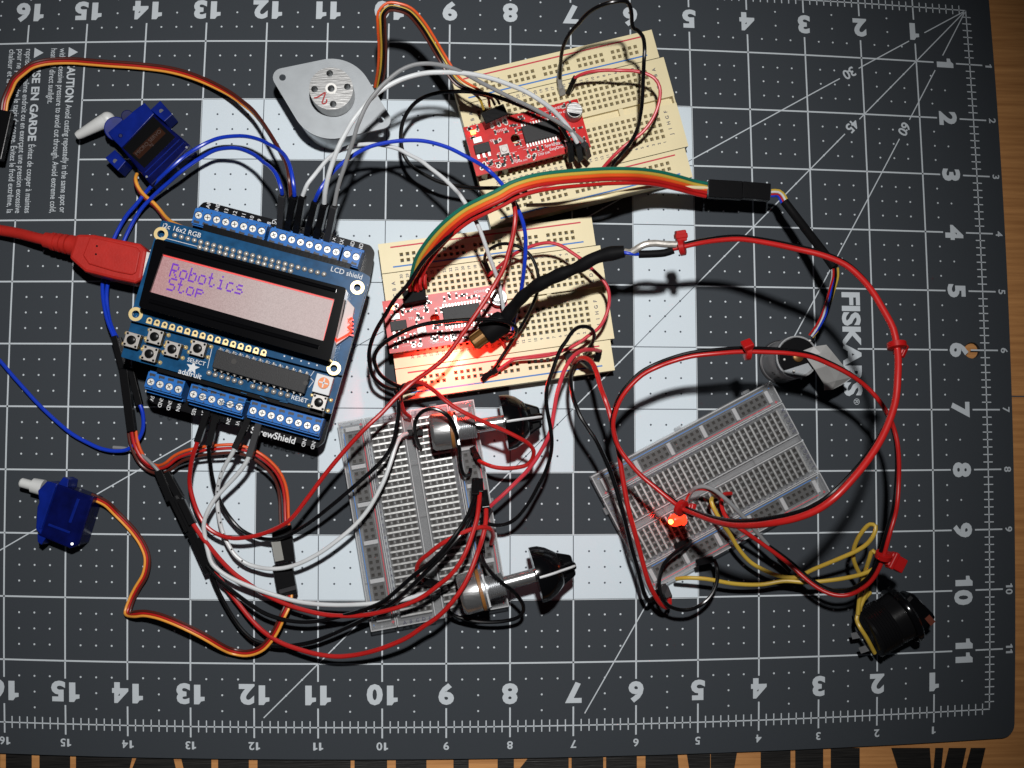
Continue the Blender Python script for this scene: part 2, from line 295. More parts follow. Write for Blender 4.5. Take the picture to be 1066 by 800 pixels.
# ------------------------------------------------------------ cutting mat
def lightcell(a,b):      # a,b cell indices (floor)
    out=(5<=a<13 and 2<=b<10) and not (6<=a<12 and 3<=b<9)
    inn=(7<=a<11 and 4<=b<8) and not (8<=a<10 and 5<=b<7)
    return out or inn
def build_mat():
    t=thing('cutting_mat','dark grey cutting mat printed with a numbered inch grid and pale square bands','cutting mat',533,400,-.085)
    T=-.001; B=-.08
    # outline sampled along the (lens-bent) print, rounded corners, hanging hole
    def edge(a0,b0,a1,b1,n=24): return [tuple(M(a0+(a1-a0)*i/n,b0+(b1-b0)*i/n).xy) for i in range(n)]
    r=.22; X0=-.47; X1=23.2; Y0=-.5; Y1=12.505
    def arc(cx,cy,s): return [tuple(M(cx+r*math.cos(math.radians(s+k*15)),cy+r*math.sin(math.radians(s+k*15))).xy) for k in range(7)]
    out=edge(X0+r,Y0,X1,Y0)+edge(X1,Y0,X1,Y1)+edge(X1,Y1,X0+r,Y1)+[q for q in arc(X0+r,Y1-r,90)]+edge(X0,Y1-r,X0,Y0+r)[1:]+arc(X0+r,Y0+r,180)[:-1]
    mb=shape([out,circ(1012,365,0,.135)],B,T); obj('mat_sheet',mb,'mat_grey',t)
    Z=.003
    def quad(mb,a0,b0,a1,b1,w,z,mi=0,n=None):
        d=Vector((a1-a0,b1-b0)); L=d.length
        if L<1e-6: return
        n=n or max(1,int(L/.5)); nn=Vector((-d.y,d.x))/L*w/2; vs=[];
        for i in range(n+1):
            c=Vector((a0,b0))+d*i/n
            vs+=[M(c.x+nn.x,c.y+nn.y,z),M(c.x-nn.x,c.y-nn.y,z)]
        mb.add(vs,[(2*i,2*i+1,2*i+3,2*i+2) for i in range(n)],mi)
    pale=MB(); PC=[]
    for a in range(5,13):
        for b in range(2,10):
            if lightcell(a,b): PC.append((a,b))
    vid={}
    for a,b in PC:
        f=[]
        for k in ((a,b),(a+1,b),(a+1,b+1),(a,b+1)):
            if k not in vid: vid[k]=len(pale.v); pale.v.append(tuple(M(*k,.0015)))
            f.append(vid[k])
        pale.f.append(tuple(f)); pale.m.append(0)
    objs('pale_band',pale,'print_pale',t,fix=False)
    ln=MB(); W=.026
    def seg(a0,b0,a1,b1):
        if abs(a0-a1)<1e-6:
            s0,s1=b0,b1
            cuts=sorted({s0,s1}|{k for k in range(int(math.ceil(s0)),int(math.floor(s1))+1)})
            for u,v in zip(cuts,cuts[1:]):
                k=math.floor((u+v)/2+1e-6); L=lightcell(round(a0)-1,k); R=lightcell(round(a0),k)
                if L and R: quad(ln,a0,u,a0,v,.013,Z,1)
                elif L: quad(ln,a0+.012,u,a0+.012,v,.012,Z,0)
                elif R: quad(ln,a0-.012,u,a0-.012,v,.012,Z,0)
                else: quad(ln,a0,u,a0,v,W,Z,0)
        else:
            cuts=sorted({a0,a1}|{k for k in range(int(math.ceil(a0)),int(math.floor(a1))+1)})
            for u,v in zip(cuts,cuts[1:]):
                k=math.floor((u+v)/2+1e-6); L=lightcell(k,round(b0)-1); R=lightcell(k,round(b0))
                if L and R: quad(ln,u,b0,v,b0,.013,Z,1)
                elif L: quad(ln,u,b0+.012,v,b0+.012,.012,Z,0)
                elif R: quad(ln,u,b0-.012,v,b0-.012,.012,Z,0)
                else: quad(ln,u,b0,v,b0,W,Z,0)
    for a in range(1,23):
        quad(ln,a,-.25,a,.24,W,Z)
        if a<16: seg(a,.68,a,11.28)
        else: seg(a,.68,a,1.0); seg(a,4,a,11.28)
        quad(ln,a,11.70,a,12.17,W,Z)
    for b in range(1,12):
        quad(ln,-.24,b,.26,b,W,Z)
        x0=.68
        if b==6: seg(x0,b,2.27,b); seg(3,b,22.6,b)
        elif b in (2,3): seg(x0,b,15,b)
        else: seg(x0,b,22.6,b)
    quad(ln,0,0,22.6,0,.02,Z,0); quad(ln,0,0,0,12,.02,Z,0); quad(ln,-.01,12,22.6,12,.02,Z,0)
    for i in range(1,8*22):
        if i%8:
            quad(ln,i/8,-.085,i/8,.085,.018,Z,n=1); quad(ln,i/8,11.90,i/8,12.09,.018,Z,n=1)
            if i<96: quad(ln,-.085,i/8,.085,i/8,.018,Z,n=1)
    # angle lines, dark where they cross a pale square
    for deg,L,gap in ((30,19.,(2.38,2.78)),(45,16.97,(2.96,3.33)),(60,13.86,(2.38,2.78))):
        c,s=math.cos(math.radians(deg)),math.sin(math.radians(deg)); st=.02; k=0; run=None; x=0
        while x<L:
            on=not(gap[0]<x<gap[1]) and not (deg==30 and .94<x<1.27) and not (deg==60 and 1.0<x<1.32)
            li=lightcell(math.floor(x*c),math.floor(x*s)) if on else None
            if run and (not on or li!=run[1] or x-run[0]>.5):
                quad(ln,run[0]*c,run[0]*s,x*c,x*s,.011 if run[1] else .018,Z+.0006,1 if run[1] else 0,n=1); run=None
            if on and run is None: run=(x,li)
            x+=st
    for a in range(0,22):
        for b in range(0,12):
            for i in (1,2,3):
                for j in (1,2,3):
                    x=a+i/4; y=b+j/4
                    if a>=15 and 1<=b<4: continue
                    if 2.2<x<2.8 and 5.05<y<6.95: continue
                    if b==0 and (y<.3 and i!=2 or y<.6 and i!=2): continue
                    if a==0 and (i<3 and j!=2 or x<.4): continue
                    if a==0 and b<1: continue
                    if b==11 and y>11.3 and i!=2: continue
                    li=lightcell(a,b); r=.017
                    ln.add([M(x+r*math.cos(q*math.pi/3),y+r*math.sin(q*math.pi/3),Z+.0012) for q in range(6)],[tuple(range(6))],1 if li else 0)
    obj('grid_lines',ln,['print_line','print_dark'],t,fix=False)
    tx=MB()
    def put(s,a,b,h,mode,bold=.0,length=None,center=True,z=Z+.002,sx=1.):
        vs,fs,w,y0,y1=digits_geo(s,bold) if s.isdigit() else text_geo(s,bold); k=h/.72; kx=(length/w) if length else k*sx
        o=[]
        for x,y in vs:
            x=x*kx-(w*kx/2 if center else 0); y=y*k-(h/2 if center else 0)
            if mode=='flip': A,Bq=a+x,b+y
            elif mode=='cw': A,Bq=a-y,b+x
            else:
                c,q=math.cos(math.radians(mode)),math.sin(math.radians(mode)); A,Bq=a+x*c-y*q,b+x*q+y*c
            o.append(M(A,Bq,z))
        tx.add(o,fs)
    for n in range(1,23):
        s=.80 if n>9 else .8
        for y,h in ((.455,.30),(11.49,.30)): put(str(n),n,y,h,'flip',.048,sx=1.12)
        put(str(n),n,12.30,.125,'flip',.02,sx=1.1); put(str(n),n,-.37,.125,'flip',.02)
    for n in range(1,12):
        put(str(n),.47,n,.30,'cw',.048,sx=1.12); put(str(n),-.36,n,.125,'cw',.02,sx=1.1)
    put('30',2.58*math.cos(math.pi/6),2.58*.5,.17,30,.02); put('45',3.14*.7071,3.14*.7071,.17,45,.02); put('60',2.58*.5,2.58*.866,.17,60,.02)
    put('FISKARS',2.36,5.92,.30,'cw',.04,length=1.72); put('®',2.31,6.87,.10,'cw')
    def line(s,a,b0,b1,h=.105,bold=.006):
        put(s,a,(b0+b1)/2,h,'cw',bold,length=b1-b0)
    line('CAUTION',15.215,1.32,2.03,.135,.03); line('Avoid cutting repeatedly in the same spot or',15.215,2.07,3.88)
    line('with excessive pressure to avoid cut through. Avoid extreme cold,',15.38,1.10,3.88); line('heat and direct sunlight.',15.53,1.10,2.05)
    line('MISE EN GARDE',15.80,1.32,2.68,.135,.03); line('Évitez de couper à maintes',15.80,2.74,3.88)
    line('reprises au même endroit ou en exerçant une pression excessive',15.96,1.10,3.88)
    line('pour ne pas fendre le tapis de coupe. Évitez le froid extrême, la',16.10,1.10,3.88); line('chaleur et la lumière directe du soleil.',16.25,1.10,2.9)
    for a in (15.215,15.80):
        tx.add([M(a-.09,1.17,Z+.001),M(a+.07,1.08,Z+.001),M(a+.07,1.26,Z+.001)],[(0,1,2)])
    obj('grid_lettering',tx,'print_line',t,fix=False)
# ------------------------------------------------------------ solderless breadboards
def grid_plate(mb,fr,U0,U1,V0,V1,holes,hs,z,depth,mi=0,md=1,wall=None):
    xs={U0,U1}; ys={V0,V1}; cells=set(); wall=mi if wall is None else wall
    R=lambda q:round(q,4)
    xs={R(q) for q in xs}; ys={R(q) for q in ys}
    for u,v in holes:
        xs|={R(u-hs/2),R(u+hs/2)}; ys|={R(v-hs/2),R(v+hs/2)}
    xs=sorted(xs); ys=sorted(ys); xi={x:i for i,x in enumerate(xs)}; yi={y:i for i,y in enumerate(ys)}
    for u,v in holes: cells.add((xi[R(u-hs/2)],yi[R(v-hs/2)]))
    n=len(ys); k=len(mb.v)
    vs=[fr.w(x,y,z) for x in xs for y in ys]; fs=[]
    for i in range(len(xs)-1):
        for j in range(n-1):
            if (i,j) not in cells: fs.append((i*n+j,(i+1)*n+j,(i+1)*n+j+1,i*n+j+1))
    mb.add(vs,fs,mi)
    for i,j in cells:
        a=[(xs[i],ys[j]),(xs[i+1],ys[j]),(xs[i+1],ys[j+1]),(xs[i],ys[j+1])]
        q=[fr.w(x,y,z) for x,y in a]+[fr.w((x-xs[i]-hs/2)*.62+xs[i]+hs/2,(y-ys[j]-hs/2)*.62+ys[j]+hs/2,z-depth) for x,y in a]
        mb.add(q,[(e,(e+1)%4,4+(e+1)%4,4+e) for e in range(4)],wall); mb.add(q[4:],[(0,1,2,3)],md)
def breadboard(label,fr,NU,NV,layout,clear,group,numdir=0,tab=0.,rev=False):
    p=fr.L/NU; q=fr.W/NV; c=fr.w(fr.L/2,fr.W/2,0)
    t=bpy.data.objects.new('solderless_breadboard',None); COL.objects.link(t); t.location=c; t['label']=label; t['category']='breadboard'; t['group']=group
    z=fr.z; cm='clear_plastic' if clear else 'cream'
    c1=layout['col1']; rails,rows=layout['rails'],layout['rows']; b1,b2=layout['bounds']; tr=layout['trench']
    hs=.056 if not clear else .05
    body=MB(); e=.012
    # housing: perimeter skirt and floor, split by seams between rail strips and the main block
    for v0,v1,du in ((0,b1-.06,0),(b1+.06,b2-.06,tab),(b2+.06,NV,0)):
        u0,u1,w0,w1=0,fr.L+du,v0*q,v1*q; th=.03
        fr.box(body,u0,u1,w0,w1,.05,z-.13); 
        for s in ((u0,u0+th,w0,w1),(u1-th,u1,w0,w1),(u0+th,u1-th,w0,w0+th),(u0+th,u1-th,w1-th,w1)): fr.box(body,*s,z-.13,z-.004)
    obj('housing',body,cm,t,bev=.012)
    pl=MB(); rail=[]; 
    for g in range(5):
        for k in range(5): rail+= [(c1+.5+g*6+k,r) for r in rails]
    main=[(c1+i,r) for i in range(30) for r in rows]
    if layout.get('flip'): pass
    def HS(hh): return [(u*p,v*q) for u,v in hh]
    grid_plate(pl,fr,0,fr.L,0,(b1-.06)*q,HS([h for h in rail if h[1]<b1]),hs,z,.1)
    grid_plate(pl,fr,0,fr.L,(b2+.06)*q,fr.W,HS([h for h in rail if h[1]>b2]),hs,z,.1)
    grid_plate(pl,fr,0,fr.L+tab,(b1+.06)*q,(tr-.62)*q,HS([h for h in main if h[1]<tr]),hs,z,.1)
    grid_plate(pl,fr,0,fr.L+tab,(tr+.62)*q,(b2-.06)*q,HS([h for h in main if h[1]>tr]),hs,z,.1)
    for s in (-.62,.62): # trench walls and ribs
        v=(tr+s)*q; pl.add([fr.w(0,v,z),fr.w(fr.L+tab,v,z),fr.w(fr.L+tab,v,z-.11),fr.w(0,v,z-.11)],[(0,1,2,3)])
    fr.box(pl,0,fr.L,(tr-.62)*q,(tr+.62)*q,z-.12,z-.085)
    for u in (.25,.5,.75): fr.box(pl,fr.L*u-.035,fr.L*u+.035,(tr-.6)*q,(tr+.6)*q,z-.085,z-.01)
    obj('socket_plate',pl,['clear_plate' if clear else cm,'hole_metal' if clear else 'hole_dark'],t,fix=False)
    if clear:
        cl=MB(); fg=MB()
        for i in range(31):
            u=(c1-.5+i)*p
            for lo,hi in ((min(rows)-.45,tr-1.0),(tr+1.0,max(rows)+.45)):
                fr.box(cl,u-.014,u+.014,lo*q,hi*q,z-.10,z-.006)
        for i in range(30):
            u=(c1+i)*p
            for r in rows:
                if rows.index(r)%5<4: v=(r+.5)*q; fr.box(fg,u-.022,u+.022,v-.006,v+.006,z-.10,z-.018)
        o=objs('spring_clip',cl,'clip_metal',t)
        dk=MB()
        for i in range(30):
            u=(c1+i)*p
            for lo,hi in ((min(rows)-.4,tr-1.05),(tr+1.05,max(rows)+.4)): fr.box(dk,u-.031,u+.031,lo*q,hi*q,z-.11,z-.05)
        for g in range(5):
            for v0 in (0,2):
                fr.box(dk,(c1+.1+g*6)*p,(c1+4.9+g*6)*p,(rails[v0]-.42)*q,(rails[v0+1]+.42)*q,z-.11,z-.06)
        obj('clip_fingers',fg,'clip_dull',t,kind='stuff')
        obj('clip_channels',dk,'hole_metal',t)
        fl=MB(); fr.box(fl,.10,fr.L-.10,.5*q,(b1-.4)*q,.0,.05); fr.box(fl,.10,fr.L-.10,(b1+.4)*q,(b2-.4)*q,.0,.05); fr.box(fl,.10,fr.L-.10,(b2+.4)*q,fr.W-.5*q,.0,.05); objs('adhesive_backing',fl,'clear_floor',t)
        ed=MB()  # bevel highlights painted in as thin paler rim strips, plus rail well walls
        for v0,v1 in ((0,(b1-.06)*q),((b1+.06)*q,(tr-.62)*q),((tr+.62)*q,(b2-.06)*q),((b2+.06)*q,fr.W)):
            for a in (v0,v1-.014): fr.box(ed,.002,fr.L-.002,a,a+.014,z-.02,z+.003)
            for a in (0,fr.L-.014): fr.box(ed,a,a+.014,v0+.014,v1-.014,z-.02,z+.003)
        for g in range(6):
            for va in (rails[0]-.6,rails[2]-.6):
                u=(c1-.1+g*6-.5)*p; fr.box(ed,u-.03,u+.03,va*q,(va+2.2)*q,z-.05,z+.002)
        obj('edge_highlight_and_wall',ed,'clear_highlight_and_wall',t)
        # snap lugs along the edges
        lg=MB()
        for u in (.12,.5,.88): fr.box(lg,fr.L*u-.06,fr.L*u+.06,-.05,0,.08,.2)
        for u in (.3,.7): fr.box(lg,-.05,0,fr.W*u-.06,fr.W*u+.06,.08,.2)
        objs('lug',lg,cm,t,bev=.01)
    else:
        fl=MB(); fr.box(fl,.02,fr.L-.02,.02,fr.W-.02,0.004,.05); obj('adhesive_backing',fl,'black_soft',t)
    # printed rail lines, letters and numbers
    mk=MB(); zz=z+.0015
    for v,mi in layout['lines']: fr.box(mk,1.9*p,fr.L-1.9*p,v*q-(.006 if clear else .012),v*q+(.006 if clear else .012),z,zz,mi)
    F=layout['txt']
    ls='ABCDEFGHIJ' 
    rr=sorted(rows)
    names=ls if not rev else ls[::-1]
    for n,r in zip(names,rr):
        fr.text(mk,n,(c1-1.4)*p,r*q,.082,zz,deg=F,mi=2,bold=.02); fr.text(mk,n,(c1+30.5)*p,r*q,.082,zz,deg=F,mi=2,bold=.02)
    for i in range(30):
        s=str(30-i) if not rev else str(i+1)
        fr.text(mk,s,(c1+i)*p,(rr[0]-1.0)*q,.066,zz,deg=F,mi=2,bold=.02); fr.text(mk,s,(c1+i)*p,(rr[-1]+1.0)*q,.066,zz,deg=F,mi=2,bold=.02)
    for v,s,mi in layout.get('pm',[]):
        fr.text(mk,s,.9*p,v*q,.11,zz,mi=mi); fr.text(mk,s,fr.L-.9*p,v*q,.11,zz,mi=mi)
    obj('printed_marks',mk,['rail_red','rail_blue','letter_dark'],t,fix=False)
    return t
CREAM=dict(col1=3.0,rails=(2.2,3.2,22.75,23.75),rows=[6.8+i for i in range(5)]+[14.2+i for i in range(5)],bounds=(5.0,20.85),trench=12.5,lines=[(.8,0),(4.1,1),(21.7,0),(25.0,1)],txt=90)
CLEAR=dict(col1=2.0,rails=(1.7,2.7,19.0,20.0),rows=[5.35+i for i in range(5)]+[12.35+i for i in range(5)],bounds=(4.1,17.6),trench=10.85,lines=[(.75,1),(3.6,0),(18.1,1),(20.95,0)],txt=90,pm=[(.75,'-',1),(3.6,'+',0),(18.1,'-',1),(20.95,'+',0)])
CLEAR3=dict(CLEAR,lines=[(.75,0),(3.6,1),(18.1,0),(20.95,1)],pm=[(.75,'+',0),(3.6,'-',1),(18.1,'+',0),(20.95,'-',1)])
# ------------------------------------------------------------ wires
def wire(name,label,color,pts,r=.031,plugs=(),cat='wire',group='jumper wires between the boards',pm='black_plastic',pw=.1,part='insulation',n=10):
    pp=path(pts) if isinstance(pts,str) else pts
    first=pp[0]
    t=bpy.data.objects.new(name,None); COL.objects.link(t); t.location=(pp[0].x,pp[0].y,pp[0].z); t['label']=label; t['category']=cat
    if group: t['group']=group
    if label in LABELS: print('DUP',label)
    LABELS.add(label)
    obj(part,MB().tube(pp,r,n=n),color,t,smooth=True)
    for pl in plugs: plug(t,*pl,m=pm,w=pw)
    return t
def plug(t,x0,y0,z0,x1,y1,z1,mm=None,m='black_plastic',w=.1,name='connector',h=None):
    o=obj(name,MB().bar(P(x0,y0,z0),P(x1,y1,z1),w,h or w),mm or m,t,bev=.008); return o
def build_boards():
    B1=Fr((469.6,80.5),(678.3,31),(509,237),.36)
    breadboard('upper cream breadboard with black numbers, carrying a red driver board on its left half',B1,35,26,CREAM,False,'cream breadboards',tab=.07)
    B2=Fr((393.4,254.5),(615.6,225.3),(413.5,417.5),.36)
    breadboard('lower cream breadboard lit red by the glowing module at its lower left',B2,35,26,CREAM,False,'cream breadboards',tab=.07)
    B3=Fr((493,416),(530,631.7),(350.6,438.3),.36)
    breadboard('clear breadboard with two knobbed potentiometers plugged in along its right side',B3,33,21.7,CLEAR3,True,'clear breadboards',rev=True)
    B4=Fr((615.2,496.5),(802.6,397),(677,616),.36)
    breadboard('clear breadboard tilted below the motor, with a glowing red lamp on it',B4,33,21.7,CLEAR,True,'clear breadboards')
def driver(label,corners,z,lay,group='red driver boards'):
    c=[sum(p[0] for p in corners)/4,sum(p[1] for p in corners)/4]
    t=thing('motor_driver_board',label,'circuit board',c[0],c[1],.36,group=group)
    f=Fr(corners[0],corners[1],corners[3],z); L,W=f.L,f.W
    hx,hy=lay['hole']; hc=f.w(hx*L,hy*W)
    poly=[tuple(f.w(u,v).xy) for u,v in ((0,0),(L,0),(L,W),(0,W))]
    obj('circuit_board',shape([poly,[(hc.x+.075*math.cos(k*math.pi/10),hc.y+.075*math.sin(k*math.pi/10)) for k in range(20)]],z-.06,z),'red_pcb',t)
    mb=MB(); x,y,w,h=lay['chip']; f.box(mb,x*L,(x+w)*L,y*W,(y+h)*W,z,z+.09); obj('driver_chip',mb,'chip',t,bev=.006)
    pn=MB()
    for i in range(12):
        u=(x+w*(i+.5)/12)*L
        for v0,v1 in ((y*W-.055,y*W),((y+h)*W,(y+h)*W+.055)): f.box(pn,u-.013,u+.013,v0,v1,z,z+.03)
    objs('chip_pin',pn,'nickel',t)
    mb=MB(); x,y=lay['reg']; f.box(mb,x*L,x*L+.25,y*W,y*W+.15,z,z+.08); obj('regulator',mb,'chip',t,bev=.006)
    mb=MB()
    for k in range(3): f.box(mb,x*L+.015+k*.088,x*L+.06+k*.088,y*W+.15,y*W+.22,z,z+.03)
    f.box(mb,x*L+.02,x*L+.16,y*W-.12,y*W-.03,z,z+.05); objs('solder_tab',mb,'nickel',t,bev=.004)
    mb=MB(); x,y=lay['trim']; f.box(mb,x*L,x*L+.14,y*W,y*W+.15,z,z+.06); mb.cyl(f.w(x*L+.07,y*W+.075,z+.06),f.w(x*L+.07,y*W+.075,z+.08),.05,mi=0); obj('trimmer',mb,'button_cover',t,bev=.005)
    x,y=lay['cap']; a=f.w(x*L,y*W,z); b=a+Vector((0,0,.22))
    cp=obj('electrolytic_capacitor',MB().lathe(a,b,[(0,.135),(.03,.14),(.05,.132),(.18,.132),(.20,.12)]),'brushed',t,smooth=True)
    mb=MB(); mb.add([b+Vector((math.cos(q)*.112,math.sin(q)*.112,-.0175)) for q in [math.radians(200+k*14) for k in range(10)]],[tuple(range(10))]); obj('polarity_mark',mb,'black_plastic',cp)
    sm=MB(); dk=MB(); rnd=random.Random(lay['seed'])
    ex_=[(rnd.uniform(.03,.97),rnd.uniform(.05,.95)) for _ in range(90)]
    cx,cy,cw,chh=lay['chip']
    ex_=[q for q in ex_ if not (cx-.04<q[0]<cx+cw+.04 and cy-.12<q[1]<cy+chh+.12) and math.hypot((q[0]-hx)*L,(q[1]-hy)*W)>.13 and math.hypot((q[0]-lay['cap'][0])*L,(q[1]-lay['cap'][1])*W)>.18 and not (q[0]<.20 and .28<q[1]<.72) and not (.22<q[0]<.36 and .5<q[1]<.8)]
    for x,y in lay['smd']+ex_:
        w_,h_=(.03,.055) if rnd.random()<.6 else (.055,.03)
        u,v=x*L,y*W; 
        f.box(dk,u-w_/2,u+w_/2,v-h_/2,v+h_/2,z,z+.025)
        if h_>w_: f.box(sm,u-w_/2,u+w_/2,v-h_/2-.016,v-h_/2,z,z+.022); f.box(sm,u-w_/2,u+w_/2,v+h_/2,v+h_/2+.016,z,z+.022)
        else: f.box(sm,u-w_/2-.016,u-w_/2,v-h_/2,v+h_/2,z,z+.022); f.box(sm,u+w_/2,u+w_/2+.016,v-h_/2,v+h_/2,z,z+.022)
    for x,y in lay['pads']:
        c=f.w(x*L,y*W,z); sm.cyl(c,c+Vector((0,0,.006)),.034,n=14); sm.ball(c,.02,n=6)
        dk.cyl(c,c+Vector((0,0,.04)),.012,n=6)
    objs('small_part',dk,'chip',t); objs('solder_pad',sm,'tin',t,smooth=True)
    tx=MB()
    for s,u,v,sz,bo in lay['txt']: f.text(tx,s,u*L,v*W,sz,z+.003,bold=bo)
    for x,y in lay['smd'][::2]:
        u,v=x*L,y*W; f.box(tx,u-.06,u+.06,v-.062,v-.058,z,z+.003); f.box(tx,u-.06,u+.06,v+.058,v+.062,z,z+.003)
    obj('silkscreen',tx,'silk',t)
    mb=MB(); x,y=lay['led']; f.box(mb,x*L-.04,x*L+.04,y*W-.03,y*W+.03,z,z+.035); obj('indicator_lamp',mb,'led_small',t)
    # header pins underneath, so the board stands on its breadboard
    mb=MB()
    for i in range(3): c=f.w(L*(.08+.09*i),W*.94,0); mb.bar((c.x,c.y,.34),(c.x,c.y,z-.06),.09,.09)
    for i in range(4): c=f.w(L*(.16+.08*i),W*.07,0); mb.bar((c.x,c.y,.34),(c.x,c.y,z-.06),.09,.09)
    for i in range(3): c=f.w(L*(.80+.08*i),W*.94,0); mb.bar((c.x,c.y,.34),(c.x,c.y,z-.06),.09,.09)
    objs('header_pin',mb,'black_plastic',t)
    return t,f
def build_drivers():
    rnd=random.Random(3)
    smd=[(.08,.42),(.42,.33),(.46,.33),(.40,.60),(.43,.60),(.22,.74),(.26,.74),(.30,.74),(.20,.86),(.26,.86),(.35,.80),(.38,.86),(.47,.80),(.52,.78),(.56,.78),(.12,.74),(.14,.83),(.50,.13),(.70,.17),(.74,.15),(.78,.22),(.80,.45),(.84,.55),(.90,.60),(.72,.72),(.88,.70),(.60,.10),(.34,.30)]
    pads=[(.24,.13),(.30,.13),(.36,.13),(.86,.09),(.91,.09),(.20,.92),(.25,.92),(.06,.88),(.09,.80),(.47,.88),(.52,.88),(.27,.42),(.11,.12)]
    base=dict(hole=(.40,.47),chip=(.47,.30,.30,.34),reg=(.04,.42),trim=(.245,.55),cap=(.93,.28),led=(.07,.15),smd=smd,pads=pads,seed=1,
      txt=[('MOTOR',.30,.24,.06,.01),('TP1',.21,.40,.06,.01),('CUR ADJ',.27,.68,.05,.01),('SparkFun.com',.72,.76,.065,.012),('EasyDriver',.73,.85,.065,.012),('POWER',.80,.08,.06,.01),('M+ GND',.86,.19,.05,.01),('GND',.36,.9,.05,.01),('STEP DIR',.60,.9,.05,.01),('PFD',.50,.21,.05,.01),('APWR 5/3V',.40,.93,.04,.006)])
    driver('red stepper driver board on the upper cream breadboard, silver capacitor at one end',[(482,133),(601,103),(616.5,150.7),(495.5,183.6)],.72,base)
    b2=dict(base,seed=7)
    driver('red stepper driver board on the lower cream breadboard, washed in red light',[(397.7,314),(525,295.5),(537,348),(404.6,368.4)],.72,b2)
def hull(pts):
    pts=sorted(pts); 
    def half(ps):
        h=[]
        for p in ps:
            while len(h)>1 and (h[-1][0]-h[-2][0])*(p[1]-h[-2][1])-(h[-1][1]-h[-2][1])*(p[0]-h[-2][0])<=0: h.pop()
            h.append(p)
        return h[:-1]
    return half(pts)+half(pts[::-1])
def build_stepper():
    t=thing('stepper_motor','round silver stepper motor with two eared mounting plate and a drilled steel hub','motor',345,103,0)
    z=.78; h1,h2=(294.1,80.9),(396.7,124.7)
    pts=circ(345.4,102.9,z,.645,72)+circ(*h1,z,.15,24)+circ(*h2,z,.15,24)
    obj('mounting_plate',shape([hull(pts),circ(*h1,z,.052),circ(*h2,z,.052)],z-.045,z),'zinc',t,bev=.008)
    c=P(345.4,102.9,z)
    obj('motor_can',MB().lathe((c.x,c.y,0),(c.x,c.y,1),[(.0,.56),(.02,.60),(.36,.60),(.37,.615),(.72,.615),(.736,.60)],n=72),'steel',t,smooth=True)
    h=P(344.7,92.4,1.12); hb=MB().lathe((h.x,h.y,z),(h.x,h.y,2),[(0,.335),(.31,.335),(.325,.32),(.34,.32),(.34,.10),(.345,.10),(.345,.055),(.22,.05)],n=64)
    hb=MB(); hb.lathe((h.x,h.y,z),(h.x,h.y,2),[(0,.30),(.04,.30)],n=48)
    loops=[[(h.x+.335*math.cos(k*math.pi/36),h.y+.335*math.sin(k*math.pi/36)) for k in range(72)]]
    for q in ((343.2,76.6),(327.4,93.1),(361.6,90.5),(346.8,108.6)): loops.append(circ(*q,1.12,.052,20))
    loops.append(circ(344.7,92.4,1.12,.052,20))
    g=shape(loops,z+.03,1.12)
    o=obj('hub',g,'brushed',t,bev=.008)
    rg=MB()
    lo=[circ(344.7,92.4,1.125,.088,28),circ(344.7,92.4,1.125,.056,28)]; g=shape(lo,1.11,1.128); obj('hub_ring',g,'nickel',o,bev=.004)
    mk=MB(); pts=spline([P(x,y,1.124) for x,y in ((327,102.3),(331,101.2),(335,98.5),(338.6,96.7),(337.8,100),(336.2,104.5),(335.4,107.6),(337.5,108.2),(339.8,106.5),(340.2,103.6))],.01)
    for a,b in zip(pts,pts[1:]): mk.bar(a,b+(b-a)*.3,.022,.003)
    obj('marker_scribble',mk,'marker_red',o)
    # leads: up, over in a loop and down to the four pin plug on the upper driver board
    L='392,92,.5 395.5,72,.9 396.5,50,1.25 395.5,28,1.6 396,14,1.75 404,6,1.8 415,6.5,1.8 427,11,1.75 440,25,1.6 451,42,1.45 463,62,1.3 478,84,1.25 {},1.2 {},1.02'
    base=[(0.01,.0,'brown_wire',('494,98','502.5,110')),(.045,.02,'black_wire',('505,97','510.5,108')),(.08,-.02,'yellow_wire',('500,100','504,112.5')),(.12,.02,'orange_wire',('504,101','509,112'))]
    ends=[('512,100','515.5,109'),('516,101','520,108.5'),('499,102','503.5,113.5'),('506,101','509.5,111.5')]
    for (d,dz,c,_),e in zip(base,ends):
        pts=path(L.format(*e)); pts=offset(pts,-d+.09); n=len(pts)
        raw=path(L.format(*e))
        pts=[a.lerp(b,max(0,(i/n-.86)/.14)) for i,(a,b) in enumerate(zip(pts,raw))]
        obj('lead',MB().tube([p+Vector((0,0,dz)) for p in pts],.021),c,t,smooth=True)
    f=Fr((500.5,118),(524,108),(503,131),1.04); mb=MB(); f.box(mb,0,f.L,0,f.W*.95,.74,1.04); obj('connector',mb,'black_plastic',t,bev=.01)
def servo_label_text(f,mb):
    pass
